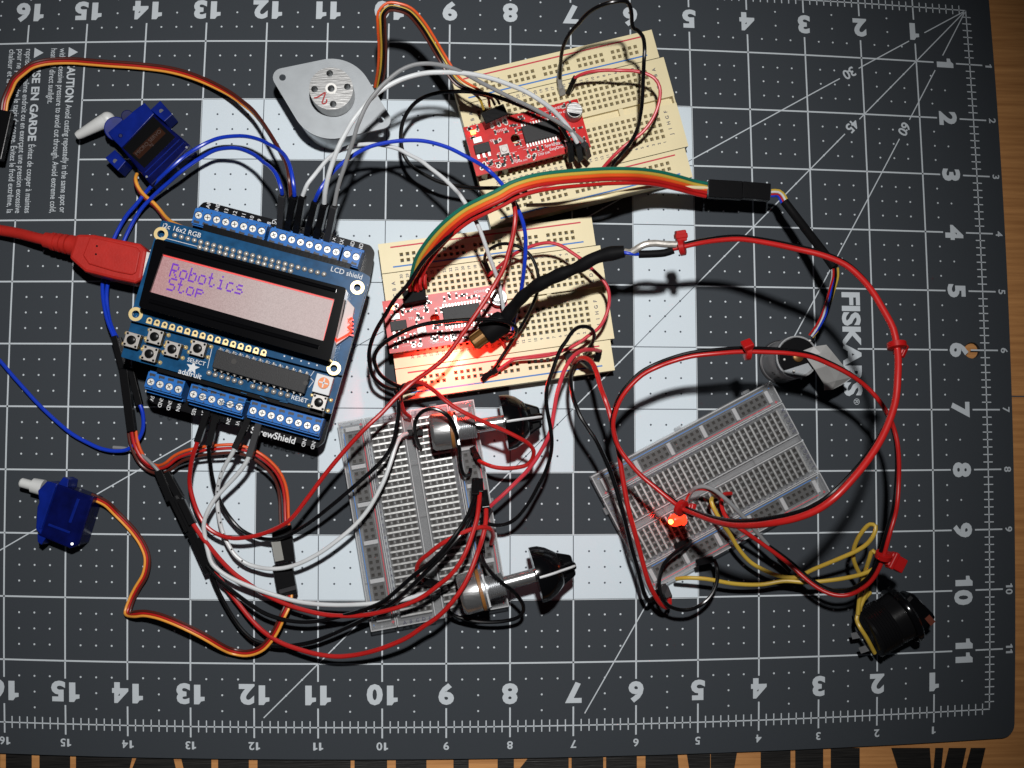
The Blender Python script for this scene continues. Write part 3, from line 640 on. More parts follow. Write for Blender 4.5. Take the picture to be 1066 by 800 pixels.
def build_servos():
    t=thing('servo_motor','blue micro servo with black sticker and long white horn beside the caution text','servo',155,150,0,group='blue micro servos')
    z=.48
    o=obj('housing',MB().prism([(159.5,118.6),(198.5,151.5),(176,175),(157.5,193.8),(125.6,154.1)],.0,z),'servo_blue',t,bev=.02)
    obj('inner_works',MB().prism([(160,124),(192,152),(158,187),(131,155)],.06,z-.03),'servo_inner',o)
    obj('gear_case',MB().prism([(150.3,107.0),(160.5,118.5),(127,154.8),(116,143.5),(112,138),(128,124)],.02,z-.01).cyl(P(121.5,134.5,.1),P(121.5,134.5,.45)+Vector((0,0,0)),.19),'servo_gear_blue',t,bev=.012)
    for q in ([(156.5,114.4),(166.7,105),(179.5,119.3),(171,127)],[(109.3,164.6),(119.4,156),(131,168),(122.7,178)]): obj('mounting_ear',MB().prism(q,.05,z-.06),'servo_gear_blue',t,bev=.01)
    mb=MB().prism([(159.5,121.3),(182.4,142.9),(150.3,175.1),(127.9,154.1)],z,z+.006); st=obj('sticker',mb,'sticker_black',t)
    mb=MB().prism([(166,132.4),(172.6,139),(145,165.9),(137.8,160)],z+.006,z+.009); obj('sticker_panel',mb,'sticker_orange',st)
    f=Fr((137.8,160),(166,132.4),(145,165.9),z+.012); mb=MB()
    f.text(mb,'MICRO SERVO',f.L*.5,f.W*.35,.085,z+.012,bold=.01); f.text(mb,'9g',f.L*.5,f.W*.75,.07,z+.012); obj('sticker_lettering',mb,'servo_text',st)
    mb=MB(); mb.cyl(P(116.5,130,.36),P(108.5,124,.36),.125,.115); a,b=P(112,124.5,.38),P(79,142.5,.34); mb.lathe(a,b,[(0,.115),(.15,.105),((b-a).length-.06,.07),((b-a).length-.015,.055),((b-a).length,.02)],n=24); mb.ball(a,.118)
    obj('horn',mb,'nylon',t,smooth=True)
    L='142.5,181.5,.3 141.2,186,.38 142.5,192,.42 146.5,199,.38 152,205,.3 159.6,211,.2 166,218,.2 172,225.6,.3 179,231.5,.45 190,236.5,.6 204,243,.6'
    pts=path(L)
    for k,c in enumerate(('tan_orange_wire','dull_red_wire','brown_wire')):
        obj('lead',MB().tube([p+Vector((0,0,-.045*k)) for p in offset(pts,.018*k)],.028),c,t,smooth=True)
    for q in ((190,141),(194.5,154),(153,184.5)): obj('corner_screw',MB().cyl(P(*q,z-.01),P(*q,z-.01)+Vector((0,0,.02)),.018,n=12),'steel',t)
    mb=MB()
    for a,b in (((187,145.5),(151,180)),((191.5,148.5),(154.5,184.5))): mb.bar(P(*a,z+.003),P(*b,z+.003),.014,.014)
    objs('edge_rib',mb,'servo_gear_blue',t)
    objs('gear_bump',MB().cyl(P(133,121.5,.1),P(133,121.5,.47),.10,n=24).cyl(P(125.5,141.5,.4),P(125.5,141.5,z+.005),.035,n=12),'servo_blue',t,bev=.01)
    for q in ((168,116),(120,168)): obj('ear_hole',MB().cyl(P(*q,z-.06),P(*q,z-.055),.035,n=14),'slot_dark',t)
    # second servo
    t=thing('servo_motor','blue micro servo without sticker or horn, a three colour lead at its upper corner','servo',65,535,0,group='blue micro servos'); z=.46
    o=obj('housing',MB().prism([(58,503.5),(70,507.5),(97.5,517.8),(82,567),(73,571.3),(39.5,557.5)],0,z),'servo_blue',t,bev=.02)
    obj('inner_works',MB().prism([(62,510),(92,521),(75,566),(46,555)],.06,z-.03),'servo_inner',o)
    obj('gear_case',MB().prism([(48.8,501),(60,504),(42,557),(36.9,551.5),(38.5,528),(40.5,523),(39,511)],.02,z+.02),'servo_gear_blue',t,bev=.02)
    for q in ([(60.5,504),(66,496.5),(71.5,499.5),(70,509),(61,508)],[(38.6,556),(48,559.5),(43,567.5),(39,564.5)]): obj('mounting_ear',MB().prism(q,.03,z-.02),'servo_gear_blue',t,bev=.01)
    objs('edge_rib',MB().prism([(50.5,545),(73,553.5),(72.2,556),(49.6,547.6)],z,z+.02).prism([(80,519),(83,520),(74,545),(71,544)],z,z+.015).prism([(55,506),(58,507),(43,551),(40.5,550)],z,z+.04),'servo_gear_blue',t,bev=.006)
    mb=MB(); a,b=P(45,508,.3),P(34,505.5,.3); mb.cyl(a,b,.125,.115); mb.lathe(P(35,506,.3),P(21,502.3,.3),[(0,.075),(.19,.075),(.21,.06)],n=20)
    obj('output_shaft',mb,'nylon',t,smooth=True)
    obj('corner_screw',MB().cyl(P(75,566.5,z-.01),P(75,566.5,z+.015),.02,n=12),'steel',t)
    S='94,518,.3 103,521,.28 112,527,.16 120,535,.1 130,545,.08 141.8,558.7,.1 149,571,.12 152.6,585,.14 150,598,.13 142,612,.1 136,624,.08 132.5,633,.1 131.5,639,.12'
    S2='131.5,639,.12 137,640.2,.25 150,639.2,.38 163,641.5,.45 180,647.5,.5 197.6,655.5,.5 214,664,.45 228,672.5,.36 241,678.5,.2 253,681,.2 264,679.5,.25 272,676,.3 281,667,.35 288,656,.4 293,645,.45 299,632,.42 303,619,.36 301,606,.3'
    for k,c in enumerate(('tan_orange_wire','red_wire','brown_wire')):
        a=offset(path(S),.02-.036*k); b=offset(path(S2),.03-.036*k)
        n=len(a); obj('lead',MB().tube(spline([a[i] for i in range(0,n,4)]+[b[i] for i in range(4,len(b),4)],.05),.022),c,t,smooth=True)
    # the extension's plug pair that holds the lead end
    obj('connector',MB().bar(P(294,587,.33),P(300,620,.33),.30,.12),'black_plastic',t,bev=.012)
    mb=MB().bar(P(299,612,.395),P(300,616,.395),.27,.012); obj('connector_rib',mb,'dark_grey_plastic_and_sheen',t)
def knob_pot(label,A,B,za,skirt_px,end_px,canr,mirror=1,seed=0):
    t=thing('potentiometer',label,'potentiometer',A[0],A[1],.36,group='potentiometers with black pointer knobs')
    a=P(*A,za); b=P(*end_px,za); d=(b-a).normalized(); sk=P(*skirt_px,za); ds=(sk-a).dot(d)
    side=d.cross(Vector((0,0,1)))
    obj('metal_can',MB().lathe(a,b,[(0,canr*.86),(.035,canr*.97),(.06,canr),(.29,canr),(.30,canr*.97)],n=48),'chrome',t,smooth=True)
    obj('wafer',MB().lathe(a+d*.30,b,[(0,canr*1.03),(.05,canr*1.03)],n=40),'phenolic',t)
    mb=MB(); mb.lathe(a+d*.35,b,[(0,canr*.98),(.07,canr*.98)],n=40); mb.bar(a+d*.40+Vector((0,0,-canr)),a+d*.40+Vector((0,0,canr)),.03,.5,up=side)
    obj('mounting_face',mb,'steel',t,smooth=True)
    prof=[(0,.185)]
    for i in range(9): prof+=[(.02+i*.03,.185),(.035+i*.03,.168)]
    obj('threaded_bushing',MB().lathe(a+d*.42,b,prof,n=32),'steel',t,smooth=True)
    obj('shaft',MB().cyl(a+d*.66,a+d*(ds+.10),.106,n=32),'chrome',t,smooth=True)
    tot=(b-a).length-ds; R=.43
    k=obj('knob',MB().lathe(sk,b,[(0,R*.8),(0,R),(.05,R),(.13,R*.98),(.24,R*.86),(tot*.62,R*.62),(tot*.68,R*.45),(tot*.74,R*.42)],n=48),'black_gloss',t,smooth=True)
    gb=MB(); q0=sk+d*.12; q1=sk+d*tot
    gb.add([x for x in (q0-side*R*.86+Vector((0,0,-.07)),q0+side*R*.86+Vector((0,0,-.07)),q1+side*R*.36+Vector((0,0,-.06)),q1-side*R*.36+Vector((0,0,-.06)),
                        q0-side*R*.86+Vector((0,0,.07)),q0+side*R*.86+Vector((0,0,.07)),q1+side*R*.36+Vector((0,0,.06)),q1-side*R*.36+Vector((0,0,.06)))],[(3,2,1,0),(4,5,6,7),(0,1,5,4),(1,2,6,5),(2,3,7,6),(3,0,4,7)])
    gb.bar(sk+d*(tot*.5)+Vector((0,0,R*.42)),sk+d*tot+Vector((0,0,R*.16)),.12,.20); gb.bar(sk+d*(tot*.5)-Vector((0,0,R*.42)),sk+d*tot-Vector((0,0,R*.16)),.12,.20)
    obj('grip',gb,'black_gloss',k,bev=.035)
    top=MB().tube(spline([sk+d*.03+Vector((0,0,R*.99)),sk+d*.14+Vector((0,0,R*.98)),sk+d*.26+Vector((0,0,R*.90)),sk+d*(tot*.62)+Vector((0,0,R*.73)),sk+d*(tot*.9)+Vector((0,0,R*.52)),sk+d*(tot*1.0)+Vector((0,0,R*.38))],.03),.020,n=6)
    obj('pointer_line',top,'silk',k)
    for i in (-1,0,1):
        p=a+d*.33+side*.0+Vector((0,0,-canr)); p=p+side*.0; 
        obj('pin',MB().bar(p+side*(i*.18)+Vector((0,0,.10)),p+side*(i*.18)+Vector((0,0,-.12)),.05,.02),'nickel',t)
def build_pots():
    knob_pot('potentiometer at the top of the clear breadboard, its black knob just under the cream breadboard',(448.5,451),None,.84,(524,440.5),(562.5,433.5),.285)
    knob_pot('potentiometer at the foot of the clear breadboard, its black knob over the pale band',(479,620),None,.84,(557.5,599),(597,588),.315)
def build_motor():
    t=thing('encoder_motor','small round motor standing on end, black cap and brass bearing, under the looping red lead','motor',815,382,0)
    c=P(830,371.7,.85); x,y=c.x,c.y
    obj('can',MB().lathe((x,y,0),(x,y,1),[(0,.33),(.02,.345),(.06,.345),(.07,.335),(.60,.335),(.62,.325),(.80,.325)],n=56),'dark_steel',t,smooth=True)
    obj('base_flange',MB().lathe((x,y,0),(x,y,1),[(0,.365),(.03,.365),(.04,.35)],n=56),'dark_grey_plastic_and_sheen',t,smooth=True)
    rim=shape([circ(830,371.7,.85,.335,48),circ(830,371.7,.85,.312,48)],.78,.84); obj('rim',rim,'steel',t)
    obj('end_plate',MB().lathe((x,y,.77),(x,y,2),[(0,.30),(.045,.30)],n=48),'zinc',t,smooth=True)
    pts=[(x+.30*math.cos(math.radians(q)),y+.30*math.sin(math.radians(q))) for q in range(-8,232,8)]
    obj('black_cap',MB().prism(pts,.80,.875,px=False),'black_plastic',t,bev=.008)
    obj('brass_bearing',MB().lathe((x,y,.8),(x,y,2),[(0,.085),(.10,.085),(.11,.07)],n=28),'brass',t,smooth=True)
    for q in ((816.5,374.5),(826.5,386.5),(843,355)): obj('rivet',MB().ball(P(*q,.87),.022,n=8),'nickel',t,smooth=True)
    mb=MB(); f=None
    for i,s in enumerate('05801'):   # printed digits round the can
        q=math.radians(222+i*17); r=.3395; n=Vector((math.cos(q),math.sin(q),0)); tg=Vector((-math.sin(q),math.cos(q),0))
        vs,fs,w,_,_=text_geo(s,.02); mb.add([Vector((x,y,.42))+n*r+tg*((a-w/2)*.13)+Vector((0,0,(b-.35)*.13)) for a,b in vs],fs)
    obj('printed_digits',mb,'letter_black',t,fix=False)
    L='845,351,.86 852,342,.95 858.5,330,1.05 863,315,1.2 866.5,300,1.35 869,288,1.45 868.5,280,1.5'
    P0=path(L)
    for d,c in ((-.05,'yellow_wire'),(-.02,'black_wire'),(0.01,'blue_wire'),(.03,'white_wire'),(.05,'red_wire')):
        raw=[p.lerp(q,.5+.5*math.sin(i*.11+d*90)) for i,(p,q) in enumerate(zip(offset(P0,-d),offset(P0,-d*.3)))]; obj('lead',MB().tube([p+Vector((0,0,.03*math.sin(i*.2+d*60))) for i,p in enumerate(raw)],.017),c,t,smooth=True)
    obj('heat_shrink_sleeve',MB().tube(path('816.5,210,.95 828,225,1.0 845,247,1.2 858,264,1.4 868.5,279,1.5'),.068,n=14),'black_soft',t,smooth=True)
    P1=path('803,201.5,.8 810,201.5,.86 814,205,.92 817,211,.95')
    for d,c in ((-.05,'yellow_wire'),(-.02,'white_wire'),(.02,'red_wire'),(.05,'blue_wire')): obj('lead',MB().tube(offset(P1,d),.02),c,t,smooth=True)
    obj('connector',MB().bar(P(772,198.5,.76),P(801,201,.76),.27,.14),'black_plastic',t,bev=.012)
    # grey tape
    t=thing('tape_flag','crumpled strip of grey tape stuck to the top of the round motor','tape',850,380,.5)
    mb=MB(); top=[(833,367,.93),(846,361,.98),(860,359,1.0)]; rows=[[(834,366,.93),(847,361,.97),(860,359.2,.98)],[(839,372.5,.93),(854,368,1.0),(866.5,367,.99)],[(848,385,.92),(861,381,.98),(877,380,.93)],[(857.5,400,.80),(870,396.5,.86),(887,393,.78)],[(858,406.5,.70),(866,406,.72),(876,401,.74)]]
    vs=[P(*q) for r in rows for q in r]; up=[v+Vector((0,0,.012)) for v in vs]; n=len(vs); fs=[]
    for i in range(4):
        for j in range(2):
            a=i*3+j; fs+=[(a,a+1,a+4,a+3),(n+a+3,n+a+4,n+a+1,n+a)]
    bd=[0,1,2,5,8,11,14,13,12,9,6,3]
    fs+=[(bd[k],bd[(k+1)%12],n+bd[(k+1)%12],n+bd[k]) for k in range(12)]
    mb.add(vs+up,fs); obj('tape_strip',mb,'tape',t)
def build_switch():
    t=thing('rocker_switch','round black rocker switch with a dark red mark, soldered to yellow wires','switch',920,650,0)
    a=P(903,661,.44); b=P(939,640,.44); d=(b-a).normalized(); n=(b-a).length; sd=d.cross(Vector((0,0,1)))
    prof=[(0,.36),(.02,.40)]
    for i in range(8): prof+=[(.06+i*.045,.40),(.08+i*.045,.385)]
    prof+=[(n*.93,.40)]
    obj('threaded_barrel',MB().lathe(a,b,prof,n=44),'black_plastic',t,smooth=True)
    obj('flange',MB().lathe(a+d*n*.93,b+d,[(0,.46),(.03,.48),(.09,.48),(.13,.43)],n=48),'black_gloss',t,smooth=True)
    r=a+d*(n*.93+.13)
    o=obj('rocker',MB().bar(r-sd*.27+d*.02+Vector((0,0,.05)),r+sd*.27+d*.17+Vector((0,0,.05)),.30,.46,up=(0,0,1)),'black_gloss',t,bev=.07)
    obj('rocker_mark',MB().bar(r+sd*.13+d*.16+Vector((0,0,.285)),r+sd*.27+d*.19+Vector((0,0,.285)),.10,.012),'rocker_red',o)
    for q,p in (((886.5,662.5),(897,660.5)),((895,677.5),(908,673)),): obj('terminal',MB().bar(P(*q,.36),P(*p,.42),.02,.10,up=sd),'steel',t)
    # yellow lead pair, out to the tilted clear breadboard
    A='749,517,.45 742.5,517.5,.75 740.6,523,.95 745,533,.95 752,545,.9 759.6,556,.75 770,573,.6 782,586,.5 796,594,.5 812,600,.55 829,601,.6 846.7,593,.8 872,582.5,1.1 893,573,1.3 903,566,1.4 910,556,1.5 911.5,548,1.5 906,546,1.45 896,556,1.3 889,571,1.1 888.5,582,1.0 893,594,.85 899,605,.75 902.5,614,.7 899,624,.65 894,636,.62 891.8,645,.62 894.5,652,.68 902,664,.65 910.5,680,.5'
    B='704,602.8,.42 715,601.8,.55 734,602.8,.6 764.6,608,.55 792.5,608.7,.5 817,605,.55 840,606.5,.65 859,605,.75 880,602,.9 900,597,1.1 912,590.5,1.2 914.5,581,1.3 908.5,573.5,1.3 905,582,1.2 901,595,1.0 897,611,.8 894.5,625,.7 893,640,.65'
    C='906,617,.55 901,622,.6 896.5,629,.62 895,636,.6'
    for x in (A,B,C): obj('lead',MB().tube(path(x),.033),'yellow_wire',t,smooth=True)
def build_usb():
    t=thing('usb_cable','thick red cable with a red plug pushed into the side of the display stack','cable',80,255,0)
    z=.68
    obj('plug_body',MB().prism([(79,243.8),(97,244),(145.5,253.5),(152.5,260),(147,291.5),(140,295),(120,291),(88,283),(71.5,268.5)],.22,z),'usb_red',t,bev=.045)
    obj('plug_panel',MB().prism([(93,247),(99,247.5),(142,257.5),(146,262),(141.5,284),(137,286.5),(119,283),(92,275),(86,266)],z-.02,z+.025),'usb_red',t,bev=.02)
    for q in ((101,256.5),(100,265)): obj('dimple',MB().cyl(P(*q,z+.02),P(*q,z+.02)+Vector((0,0,.008)),.016,n=10),'black_soft',t)
    obj('plug_shell',MB().prism([(142,261),(163,265),(157,287),(138,283)],.28,z-.09),'nickel',t,bev=.01)
    a,b=P(82,257,.45),P(47,250,.42); L=(b-a).length; prof=[(0,.17),(.05,.16)]
    for i in range(4): u=.09+i*.095; prof+=[(u,.16-.006*i),(u+.05,.16-.006*i),(u+.055,.125),(u+.085,.125)]
    prof+=[(L,.12)]
    obj('strain_relief',MB().lathe(a,b,prof,n=32),'usb_red',t,smooth=True)
    obj('cord',MB().tube(path('56,252,.43 40,248.5,.4 20,243.5,.32 0,240,.26 -30,236,.2 -90,232,.2 -160,236,.2'),.086,n=18),'usb_red',t,smooth=True)
# ------------------------------------------------------------ display stack
FONT={'R':['11110','10001','10001','11110','10100','10010','10001'],'o':['00000','00000','01110','10001','10001','10001','01110'],'b':['10000','10000','10110','11001','10001','10001','11110'],
 't':['01000','01000','11100','01000','01000','01001','00110'],'i':['00100','00000','01100','00100','00100','00100','01110'],'c':['00000','00000','01110','10000','10000','10001','01110'],
 's':['00000','00000','01110','10000','01110','00001','11110'],'S':['01111','10000','10000','01110','00001','00001','11110'],'p':['00000','00000','11110','10001','11110','10000','10000']}
def build_stack():
    # bottom board
    t=thing('microcontroller_board','circuit board at the bottom of the display stack, its silver socket holding the red plug','circuit board',240,340,0)
    obj('circuit_board',MB().prism([(210,222),(385,272),(338,458),(160,410)],.18,.24),'blue_pcb',t)
    obj('cable_socket',MB().prism([(152,262),(178,268),(172,293),(146,287)],.24,.64),'nickel',t,bev=.01)
    mb=MB()
    for a,b in (((212,232),(375,275)),((162,402),(335,450))): mb.bar(P(*a,.42),P(*b,.42),.1,.36)
    objs('header',mb,'black_plastic',t)
    for q in ((215,235),(370,275),(165,405),(330,450)): obj('foot',MB().cyl(P(*q,0),P(*q,.18),.08,n=14),'black_soft',t)
    # screw terminal board
    t=thing('screw_terminal_board','black circuit board edged with rows of blue screw terminals under the display board','circuit board',265,345,.6)
    z=.64; out=[(206.5,216),(212,210.5),(219,211),(385.5,255.5),(390,262),(386.5,283),(337,461),(330,466.5),(157,419.5),(152,411),(152.5,404)]
    pts=roundpoly(wxy(out,z),.04); obj('circuit_board',shape([pts],z-.06,z),'black_pcb',t)
    ex=(P(376,267,z)-P(206,222,z)).normalized()
    def block(S,zt,sgn,n):
        # S: first and last screw pixel at screw height
        a=P(*S[0],zt-.03);b=P(*S[1],zt-.03); d=(b-a)/(n-1) ; u=d.normalized(); v=Vector((-u.y,u.x,0))*sgn   # v points away from the display
        def W(x,y): p=a+u*x+v*y; return (p.x,p.y)
        p0,p1=-.069,(b-a).length+.069; back,front=-.165,.12
        mb=MB(); mb.prism([W(p0,back),W(p1,back),W(p1,front),W(p0,front)],z,zt-.05,px=False)
        # upper part with round wells
        loops=[[W(p0,back+.02),W(p1,back+.02),W(p1,front-.03),W(p0,front-.03)]]
        for i in range(n):
            c=a+d*i; loops.append([(c.x+  .06*math.cos(q*math.pi/12),c.y+.06*math.sin(q*math.pi/12)) for q in range(24)])
        g=shape(loops,zt-.06,zt); mb.add(g.v,g.f)
        mb.prism([W(p0,front),W(p1,front),W(p1,front+.045),W(p0,front+.045)],z,z+.17,px=False)
        o=obj('terminal_block',mb,'blue_terminal',t,bev=.006)
        sl=MB()
        for i in range(n):
            c=i*d.length
            sl.prism([W(c-.045,back+.035),W(c+.045,back+.035),W(c+.045,back+.072),W(c-.045,back+.072)],zt,zt+.0025,px=False)
            sl.prism([W(c-.035,back+.052),W(c-.02,back+.052),W(c-.02,back+.085),W(c-.035,back+.085)],zt,zt+.0035,px=False)
            sl.prism([W(c-.05,back-.003),W(c+.05,back-.003),W(c+.05,back+.01),W(c-.05,back+.01)],z+.08,zt-.12,px=False)
            sl.prism([W(c+.035,front-.055),W(c+.055,front-.055),W(c+.055,front-.035),W(c+.035,front-.035)],zt,zt+.0025,px=False)
        obj('wire_slots',sl,'slot_dark',o)
        rnd=random.Random(n)
        for i in range(n):
            c=a+d*i; c.z=zt-.05; sc=MB().lathe(c,c+Vector((0,0,1)),[(0,.054),(.03,.054),(.036,.048)],n=20)
            w=rnd.uniform(0,1.5)
            for k in (0,math.pi/2):
                q=Vector((math.cos(w+k),math.sin(w+k),0))*.034; sc.bar(c+Vector((0,0,.037))-q,c+Vector((0,0,.037))+q,.011,.003,mi=1)
            s_=obj('screw',sc,['nickel','hole_dark'],o,smooth=True)
    zt=1.0
    block([(206.9,224.6),(272.5,241.0)],zt,1,8); block([(285.2,245.1),(350,262.8)],zt,1,8); block([(361.4,265.1),(370.8,267.9)],zt,1,2)
    block([(157.2,397.9),(185.9,405.7)],zt,-1,4); block([(201.6,410.8),(249.2,424)],zt,-1,6); block([(263.6,427.8),(329.5,445.8)],zt,-1,8)
    f=Fr((206,222),(376,267),(190,290),z+.003); tx=MB(); zz=z+.004
    def T(s,px,py,size,deg,bold=.01): u,v=f.uv(px,py,zz); f.text(tx,s,u,v,size,zz,deg=deg,bold=bold)
    for s,x,y in (('AR',217,213.5),('GND',226,217),('13',235.5,219.5),('12',244.5,222),('11',253.5,224.5),('10',262,227),('9',270,229.5),('8',280,232.5),('TX',347,250.5),('RX',355.5,252.5),('ND',366.5,255),('ND',375.5,257.5)): T(s,x,y,.085,90)
    for s,x,y in (('5V',158.5,415),('GND',167.5,418.5),('GND',176.5,421.5),('VIN',186,424),('RES',202,428.5),('3V',211.5,431),('GN',238,438),('VI',247.5,440.5),('GND',317,459.5),('GND',326.5,462)): T(s,x,y,.08,-90)
    T('ScrewShield',284.5,453.3,.145,0,.018)
    for i,(x,y) in enumerate(((287,232),)): T('Dig',x,y,.085,0)
    obj('silkscreen',tx,'silk',t)
    mb=MB()
    for a,b in (((215,240),(366,281)),((168,385),(338,431))): mb.bar(P(*a,.88),P(*b,.88),.1,.46)
    objs('stacking_header',mb,'black_plastic',t)
    # display board
    t=thing('display_board','blue display board with a lit pink screen reading Robotics Stop','display',255,325,1.15)
    z=1.16; out=[(168.1,229.5),(178,231.5),(378,284),(385.5,288.5),(384.5,296),(344.8,431.3),(339,430),(125.8,371.8)]
    obj('circuit_board',shape([roundpoly(wxy(out,z),.03)],z-.06,z),'blue_pcb',t)
    zm=1.29; hz=[(167.6,243.8),(372,299.6),(141.3,327.3),(347.5,383.7)]
    out=[(164.5,236.0),(383,294.5),(356.5,391.5),(134.5,333.5)]
    loops=[roundpoly(wxy(out,zm),.04)]+[circ(*h,zm,.055,20) for h in hz]
    mod=obj('display_module',shape(loops,zm-.06,zm),'blue_pcb',t)
    for h in hz: obj('mounting_pad',shape([circ(*h,zm,.105,28),circ(*h,zm,.056,20)],zm,zm+.004),'gold',mod)
    zb=1.62
    bz=[(161.8,248.2),(360.8,300.0),(343.5,376.5),(144,319.5)]; scr=[(169.4,264.6),(348.2,311.6),(336.8,355.2),(156,304)]
    g=shape([roundpoly(wxy(bz,zb),.05),wxy(scr,zb)],zm,zb); be=obj('bezel',g,'black_gloss',mod,bev=.02)
    mb=MB()
    for a,b in (((173,256),(350,303)),((155.5,313.5),(332,362))):
        mb.tube([P(*a,zb+.005),P(*b,zb+.005)],.03,n=10)
    obj('bezel_rib',mb,'black_gloss',be,smooth=True)
    zs=zb-.05; mb=MB(); pts=[P(x,y,zs) for x,y in [(168.5,263.5),(349.5,310.5),(337.5,356.5),(155,305)]]
    me_o=obj('screen',MB().add(pts,[(3,2,1,0)]),'screen',mod,fix=False)
    uvl=me_o.data.uv_layers.new(name='UVMap')
    for li,uv in zip(range(4),((0,0),(1,0),(1,1),(0,1))): uvl.data[li].uv=uv
    lk=MB().bar(P(170.2,266,zs+.012),P(347.5,312.6,zs+.012),.018,.012); lk.bar(P(347.3,313,zs+.012),P(336.6,354.5,zs+.012),.008,.01); obj('backlight_leak',lk,'red_leak',be)
    # dot-matrix writing
    f=Fr((156,304),(336.8,355.2),(169.4,264.6),zs+.004); px=MB()
    def cell(s,col,row):
        g=FONT[s]; x0,y0=179.8+col*9.73,273.8+col*2.52; 
        if row: x0-=2.8+ .2; y0+=14.9
        ex=Vector((1.62,.43)); ey=Vector((-.62,2.02))
        if row: ey=Vector((-.55,1.9))
        for j,r in enumerate(g):
            for i,ch in enumerate(r):
                if ch=='1':
                    o=Vector((x0,y0))+ex*i+ey*j
                    px.add([P(*(o+ex*a+ey*b),zs+.004) for a,b in ((.04,.04),(.96,.04),(.96,.96),(.04,.96))],[(0,1,2,3)])
    for i,ch in enumerate('Robotics'): cell(ch,i,0)
    for i,ch in enumerate('Stop'): cell(ch,i,1)
    obj('screen_characters',px,'pixel_violet',me_o,fix=False)
    # gold pads along the lower edge of the module
    pd=MB(); hl=MB()
    for i in range(16):
        x=155.6+i*(274.6-155.6)/15; y=333.6+i*(367.0-333.6)/15; g=shape([circ(x,y,zm+.004,.042,16),circ(x,y,zm+.004,.019,10)],zm,zm+.004); pd.add(g.v,g.f)
        c=P(x,y,zm+.0045); u=(P(274.6,367,zm)-P(155.6,333.6,zm)).normalized(); w=Vector((-u.y,u.x,0))
        pd.prism([(c+u*a-w*b).xy for a,b in ((-.042,.02),(.042,.02),(.042,.052),(-.042,.052))],zm,zm+.003,px=False)
        hl.prism([tuple(q) for q in circ(x,y,zm+.0045,.021,10)],zm,zm+.005,px=False)
    obj('solder_pads',pd,'gold',mod); obj('solder_pad_holes',hl,'hole_dark',mod)
    vi=MB()
    for x,y in ((296,371),(304,373.3),(313.5,376),(321.5,378.5),(330,380.5),(338,305),(350,307)): vi.add([(a,b,zm+.003) for a,b in circ(x,y,zm+.003,.013,8)],[tuple(range(8))])
    obj('vias',vi,'silk',mod,fix=False)
    # header solder joints at the top, between module and terminals
    sj=MB()
    rnd=random.Random(9)
    for i in range(24):
        x=182+i*6.75; y=245.2+i*1.76
        sj.ball(P(x,y,zm+.008),.040,n=8,sz=.7)
        if 4<=i<19: sj.ball(P(x-1.2+rnd.uniform(-.4,.4),y+5.4,zm+.008),.042,n=8,sz=.7)
    objs('solder_joint',sj,'tin',mod,smooth=True)
    s2=MB()
    for i in range(6): s2.ball(P(217.5+i*6.6,388.5+i*2.0,z+.012),.040,n=8,sz=.9)
    for i in range(6): s2.ball(P(263+i*7.3,402.5+i*1.9,z+.012),.042,n=8,sz=.9)
    objs('solder_joint',s2,'tin',t,smooth=True)
    # white light guide at the right of the screen with the red glow leaking out
    sg=MB().prism([(361.5,312),(369,320.5),(367.5,328),(363,350),(349,360)],zm,zm+.09); lg=obj('light_guide',sg,'white_plastic',mod,bev=.01)
    rg=MB(); rg.tube(spline([P(x,y,zm+.11) for x,y in ((366.5,331),(363,334),(366.5,337.5),(362.5,341),(366,344.5),(362,348.5),(357,351.5),(350,355.5),(346.5,358.5))],.03),.018,n=6)
    for k in range(5): rg.bar(P(361.5,332+k*4,zm+.10),P(368,333.5+k*4,zm+.10),.015,.01)
    obj('glowing_filament',rg,'red_glow',lg)
    # chip
    ch=MB().prism([(225.5,364),(322.5,391),(316.5,410),(220.5,382.5)],z+.06,z+.19); c_=obj('display_chip',ch,'chip',t,bev=.01)
    pn=MB()
    for i in range(14):
        a=(i+.5)/14
        for (x0,y0),(x1,y1),s in (((225.5,364),(322.5,391),-1),((220.5,382.5),(316.5,410),1)):
            x=x0+(x1-x0)*a; y=y0+(y1-y0)*a; d=Vector((.27,-.96))*-s; p=P(x,y,z+.12); q=P(x+d.x*1.3,y+d.y*1.3,z+.12)
            pn.bar((p.x,p.y,z+.12),(q.x,q.y,z+.11),.05,.014); pn.bar((q.x,q.y,z+.12),(q.x,q.y,z),.05,.014)
    objs('chip_pin',pn,'tin',c_)
    mb=MB(); c=P(318,399,z+.19); mb.cyl(c,c+Vector((0,0,.002)),.035,n=16); c=P(243.5,376.5,z+.19); mb.cyl(c,c+Vector((0,0,.002)),.04,n=16); obj('chip_notch',mb,'hole_dark',c_)
    # push buttons
    f=Fr((125.8,371.8),(339,430),(168.1,229.5),z)
    def button(x,y,lab):
        u,v=f.uv(x,y,z+.13); s=.112
        q=[f.w(u+a*s,v+b*s,z) for a,b in ((-1,-1),(1,-1),(1,1),(-1,1))]
        mb=MB().prism([p.xy for p in q],z,z+.13,px=False); b_=obj('push_button',mb,'black_plastic',t,bev=.008,label=lab)
        q=[f.w(u+a*s*.97,v+b*s*.97,z) for a,b in ((-1,-1),(1,-1),(1,1),(-1,1))]
        obj('cover_plate',MB().prism([p.xy for p in q],z+.13,z+.142,px=False),'button_cover',b_,bev=.005)
        c=f.w(u,v,z+.142); obj('plunger',MB().lathe(c,c+Vector((0,0,1)),[(0,.066),(.03,.066),(.045,.058),(.05,.045)],n=24),'black_plastic',b_,smooth=True)
        r=MB(); 
        for a,b in ((-1,-1),(1,-1),(1,1),(-1,1)): c=f.w(u+a*.082,v+b*.082,z+.142); r.cyl(c,c+Vector((0,0,.006)),.018,n=10)
        objs('rivet',r,'black_plastic',b_)
        r=MB()
